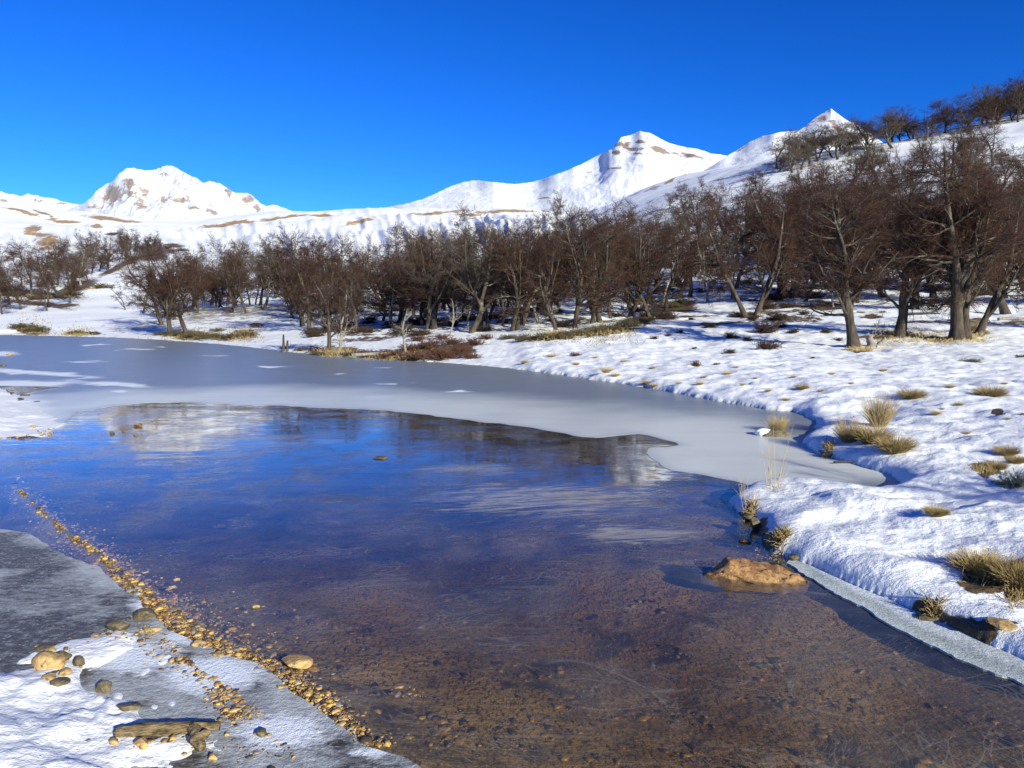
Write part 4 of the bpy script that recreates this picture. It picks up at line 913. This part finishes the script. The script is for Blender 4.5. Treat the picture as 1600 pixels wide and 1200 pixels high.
zl = max(float(height(np.array([(lx + rx) / 2]), np.array([ly]))[0][0]), .02)
e = ob('driftwood_log', None); e.location = ((lx + rx) / 2, ly, zl); e.empty_display_size = .1
tag(e, 'short forked piece of driftwood lying on the near left snow', 'driftwood')
ob('log', mesh('log', *poly_tube([(-.20, .0, .012), (-.12, .005, .018), (0, .012, .022), (.10, .02, .026), (.2, .035, .024)], [.022, .026, .025, .022, .014], 18, 3, .5), M['log']), e)
ob('branch', mesh('branch', *poly_tube([(.10, .018, .03), (.13, -.02, .03), (.155, -.07, .024), (.19, -.11, .018)], [.022, .023, .024, .014], 14, 6, .5), M['log']), e)
ob('knot', mesh('knot', *poly_tube([(.155, -.07, .03), (.185, -.055, .045), (.20, -.05, .05)], [.022, .018, .006], 10, 8, .2), M['log']), e)
# gnarled root stump between the right front trees
sx, sy, sz = place(1367, 543)
e = ob('tree_stump', None); e.location = (sx, sy, sz - .03); tag(e, 'gnarled pale root stump beside the leftmost big front tree', 'stump')
ob('stump', mesh('stump', *poly_tube([(-.12, 0, -.05), (-.1, 0, .18), (-.2, .02, .36), (-.12, .0, .50)], [.22, .15, .13, .04], 14, 5, .4), M['dead']), e)
ob('root', mesh('root', *poly_tube([(.05, 0, -.05), (.2, -.02, .12), (.34, 0, .26), (.36, .0, .40)], [.16, .14, .12, .03], 12, 7, .4), M['dead']), e)
ob('root', mesh('root', *poly_tube([(-.3, .0, .0), (0, -.1, .08), (.4, -.12, .05), (.7, -.1, -.02)], [.05, .09, .08, .03], 10, 9, .4), M['dead']), e)
# two stakes at the ice edge
for n_, (a, b, h_, lb) in enumerate([(443, 549, 26, 'left one of the two dark wooden stakes at the far ice edge'), (449, 549, 17, 'right shorter one of the two dark wooden stakes at the far ice edge')]):
    x, y, z = place(a, b); hh = h_ * y / F
    o = ob('wooden_stake', mesh('wooden_stake', *poly_tube([(0, 0, -.1), (.01, 0, hh * .5), (0.02, 0, hh)], [.06, .055, .04], 8, 11 + n_, .2), M['bark2'])); o.location = (x, y, z); tag(o, lb, 'stake', 'wooden stakes at the ice edge')
# fallen sticks under the forest edge
for n_, (a, b, L, rz, lb) in enumerate([(1590, 500, 2.2, .2, 'fallen grey trunk on the snow at the right edge'), (1440, 492, 1.8, -.3, 'fallen dark stick on the snow behind the middle big tree'), (590, 556, 2.0, .4, 'fallen grey branch among the shrubs at the ice edge'), (1335, 724, .45, -.1, 'thin dark root lying on the snow above the cove')]):
    x, y, z = place(a, b); rr_ = .07 if L > 1 else .012
    o = ob('fallen_branch', mesh('fallen_branch', *poly_tube([(-L / 2, 0, rr_ * .6), (-L / 6, .05 * L, rr_), (L / 6, 0, rr_ * 1.3), (L / 2, .06 * L, rr_ * .9)], [rr_, rr_ * .9, rr_ * .7, rr_ * .3], 8, 21 + n_, .2), M['dead' if n_ in (0, 2) else 'bark2'])); o.location = (x, y, z); o.rotation_euler = (0, 0, rz); tag(o, lb, 'fallen branch')

# ------------------------------------------------------------------ gravel
g = rng(99); V0, F0 = ico(0); V1, F1 = ico(1)
def pebbles(pts, size, name, label, zoff=0.0, floor=-.02, dim=1.0):
    n = len(pts); Vb = []; Fb = []; Cc = []; o = 0
    pal = np.array([(.50, .29, .06), (.62, .38, .09), (.36, .18, .04), (.52, .33, .11), (.16, .09, .03), (.07, .045, .02), (.55, .38, .17), (.28, .17, .06), (.10, .06, .025), (.30, .27, .22), (.22, .17, .11)])
    Zh = height(pts[:, 0], pts[:, 1])[0]
    for i_ in range(n):
        s = size[i_] * g.uniform(.7, 1.3, 3) * np.array([1.15, .8, .42]); Vv, Ff = (V1, F1) if size[i_] > .012 else (V0, F0)
        v = Vv * (1 + g.uniform(-.42, .25, (len(Vv), 1))) * s; a = g.uniform(0, 6.28); c, s_ = math.cos(a), math.sin(a)
        v = np.stack([v[:, 0] * c - v[:, 1] * s_, v[:, 0] * s_ + v[:, 1] * c, v[:, 2]], 1); v += np.array([pts[i_, 0], pts[i_, 1], max(Zh[i_], floor) + s[2] * .25 + zoff + g.uniform(0, .008)])
        Vb.append(v); Fb.append(Ff + o); o += len(v); Cc.append(np.repeat(pal[int(g.integers(len(pal)))][None] * g.uniform(.75, 1.1) * dim, len(v), 0))
    me = mesh(name, np.vstack(Vb), np.vstack(Fb), M['gravel'], False, {'col': np.vstack(Cc)}); ob_ = ob(name, me); tag(ob_, label, kind='stuff'); return ob_
pts = []; sz = []
GW = [(30,766,14,14),(55,788,22,14),(75,805,20,10),(95,822,26,12),(115,845,26,12),(140,853,34,12),(165,872,32,14),(185,896,34,16),(210,915,36,16),(235,935,38,18),(262,955,40,20),(285,975,44,20),(310,990,46,18),(345,1012,44,18),(380,1026,36,12),(418,1040,30,10),(440,1052,26,10),
      (470,1068,24,10),(492,1086,24,10),(512,1100,22,10),(530,1118,22,12),(545,1140,24,10),(575,1158,26,8),(255,955,30,18),(300,1005,40,10),(320,1030,36,12),(300,1040,24,8),(350,1085,18,20),(380,1095,22,14),(400,1108,26,12),(370,1120,18,10),(330,1060,24,6),(395,1070,24,10)]
for (a, b, rx_, ry_) in GW:
    m = int(420 * (rx_ * ry_) / 500) + 30; b_ = g.normal(size=(m, 2)) * np.array([rx_, ry_]) * (.5 + .5 * g.random((m, 1)) ** 3 * 1.6); b_ = b_ + np.array([a, b]); b_ = b_[fbm(b_[:, 0] / 9, b_[:, 1] / 7, 44, 2) > .31]
    for (u, v) in b_: x, y = flat(u, v); pts.append((x, y)); sz.append(min(.028, .004 + g.exponential(.0034)))
o = pebbles(np.array(pts), np.array(sz), 'gravel', 'band of golden pebbles running along the water edge at left', .004)
pts = []; sz = []
for (a, b, rx_, ry_, m) in [(80,679,22,6,90),(95,683,14,4,40),(50,686,34,3,60),(640,1082,24,4,30),(1185,850,14,12,60),(1170,822,10,10,60),(1215,870,14,5,50),(40,772,16,6,20),(22,612,6,4,20),(630,1070,30,8,10),(85,1035,40,16,40),(200,1000,60,14,30),(470,1045,40,8,30),(420,1175,60,20,40),(240,1160,60,20,24)]:
    b_ = g.normal(size=(m, 2)) * np.array([rx_, ry_]) * .55 + np.array([a, b])
    for (u, v) in b_: x, y = flat(u, v); pts.append((x, y)); sz.append(min(.022, .004 + g.exponential(.0035)) * (1.6 if y > 7 else 1))
pebbles(np.array(pts), np.array(sz), 'pebbles', 'loose pebbles scattered on ice, snow and lake bed', .003)
g = rng(321); pts = []; sz = []
for _ in range(90):
    a, b = g.uniform(420, 1600), 760 + 440 * g.random() ** .6; m = int(g.integers(3, 22))
    for (u, v) in g.normal(size=(m, 2)) * np.array([26, 9]) + np.array([a, b]):
        x, y = flat(u, v); pts.append((x, y)); sz.append(min(.03, .006 + g.exponential(.006)))
pts = np.array(pts); sz = np.array(sz); okk = height(pts[:, 0], pts[:, 1])[2]
Zb_ = height(pts[:, 0], pts[:, 1])[0]; dk = okk & (Zb_ < -.03)
pebbles(pts[dk], sz[dk], 'lake_bed_stones', 'brown stones lying on the shallow lake bed', -.004, -9, .45)
# litter and moss under the big front trees
pts = []
tuftlets = []
g = rng(123)
def blades(ells, n, h, name, mat, label):
    P = []
    for (a, b, rx_, ry_) in ells:
        for _ in range(n):
            u, v = a + g.normal() * rx_ * .5, b + g.normal() * ry_ * .5; P.append((u, v))
    P = np.array(P); a_, b_ = ray(P[:, 0], P[:, 1]); xs = []; 
    cen = {(a, b): place(a, b) for (a, b, _, _) in ells}; k = 0; S = []
    for (a, b, _, _) in ells:
        Yc = cen[a, b][1]; zc = cen[a, b][2]
        for _ in range(n):
            Yv = (zc - H) / b_[k] if b_[k] < -.01 else Yc; Yv = min(max(Yv, Yc * .7), Yc * 1.4); S.append((a_[k] * Yv, Yv, 0)); k += 1
    S = np.array(S); S[:, 2] = height(S[:, 0], S[:, 1])[0] - .01
    m = len(S); d = g.normal(size=(m, 3)) * .7; d[:, 2] = np.abs(d[:, 2]) + .5; d /= np.linalg.norm(d, axis=1, keepdims=True); L = h * g.uniform(.4, 1.2, m)
    M1 = S + d * L[:, None] * .5; d[:, 2] -= .4; E = M1 + d * L[:, None] * .5; Pp = np.stack([S, M1, E], 1)
    Rd = np.array([1, .8, .15])[None] * .006 * np.ones((m, 1)) * (S[:, 1:2] / 20 + .3); V, q = tube(Pp, Rd, 3); o = ob(name, mesh(name, V, q, mat)); tag(o, label, kind='stuff')
blades([(1395,527,45,4),(1345,548,20,2),(1440,527,40,4),(1490,531,40,3),(1530,520,20,4),(1380,522,30,4)], 420, .16, 'dry_grass', M['straw'], 'short dry grass around the feet of the big front trees')
blades([(50,514,36,5),(120,521,24,3),(300,525,60,4),(380,524,30,5),(70,463,60,5),(130,452,24,6),(520,553,40,4),(600,560,60,4),(870,527,60,4),(950,518,50,5),(340,470,60,6)], 380, .3, 'dry_undergrowth', M['strawd'], 'dry brown undergrowth along the far shore')
blades([(1540,895,34,22),(1590,910,20,24),(1450,968,20,6),(1540,735,20,8),(1292,716,10,6),(1172,816,8,8),(1220,868,10,4)], 260, .10, 'matted_grass', M['strawd'], 'matted dead grass and roots breaking through the near bank')
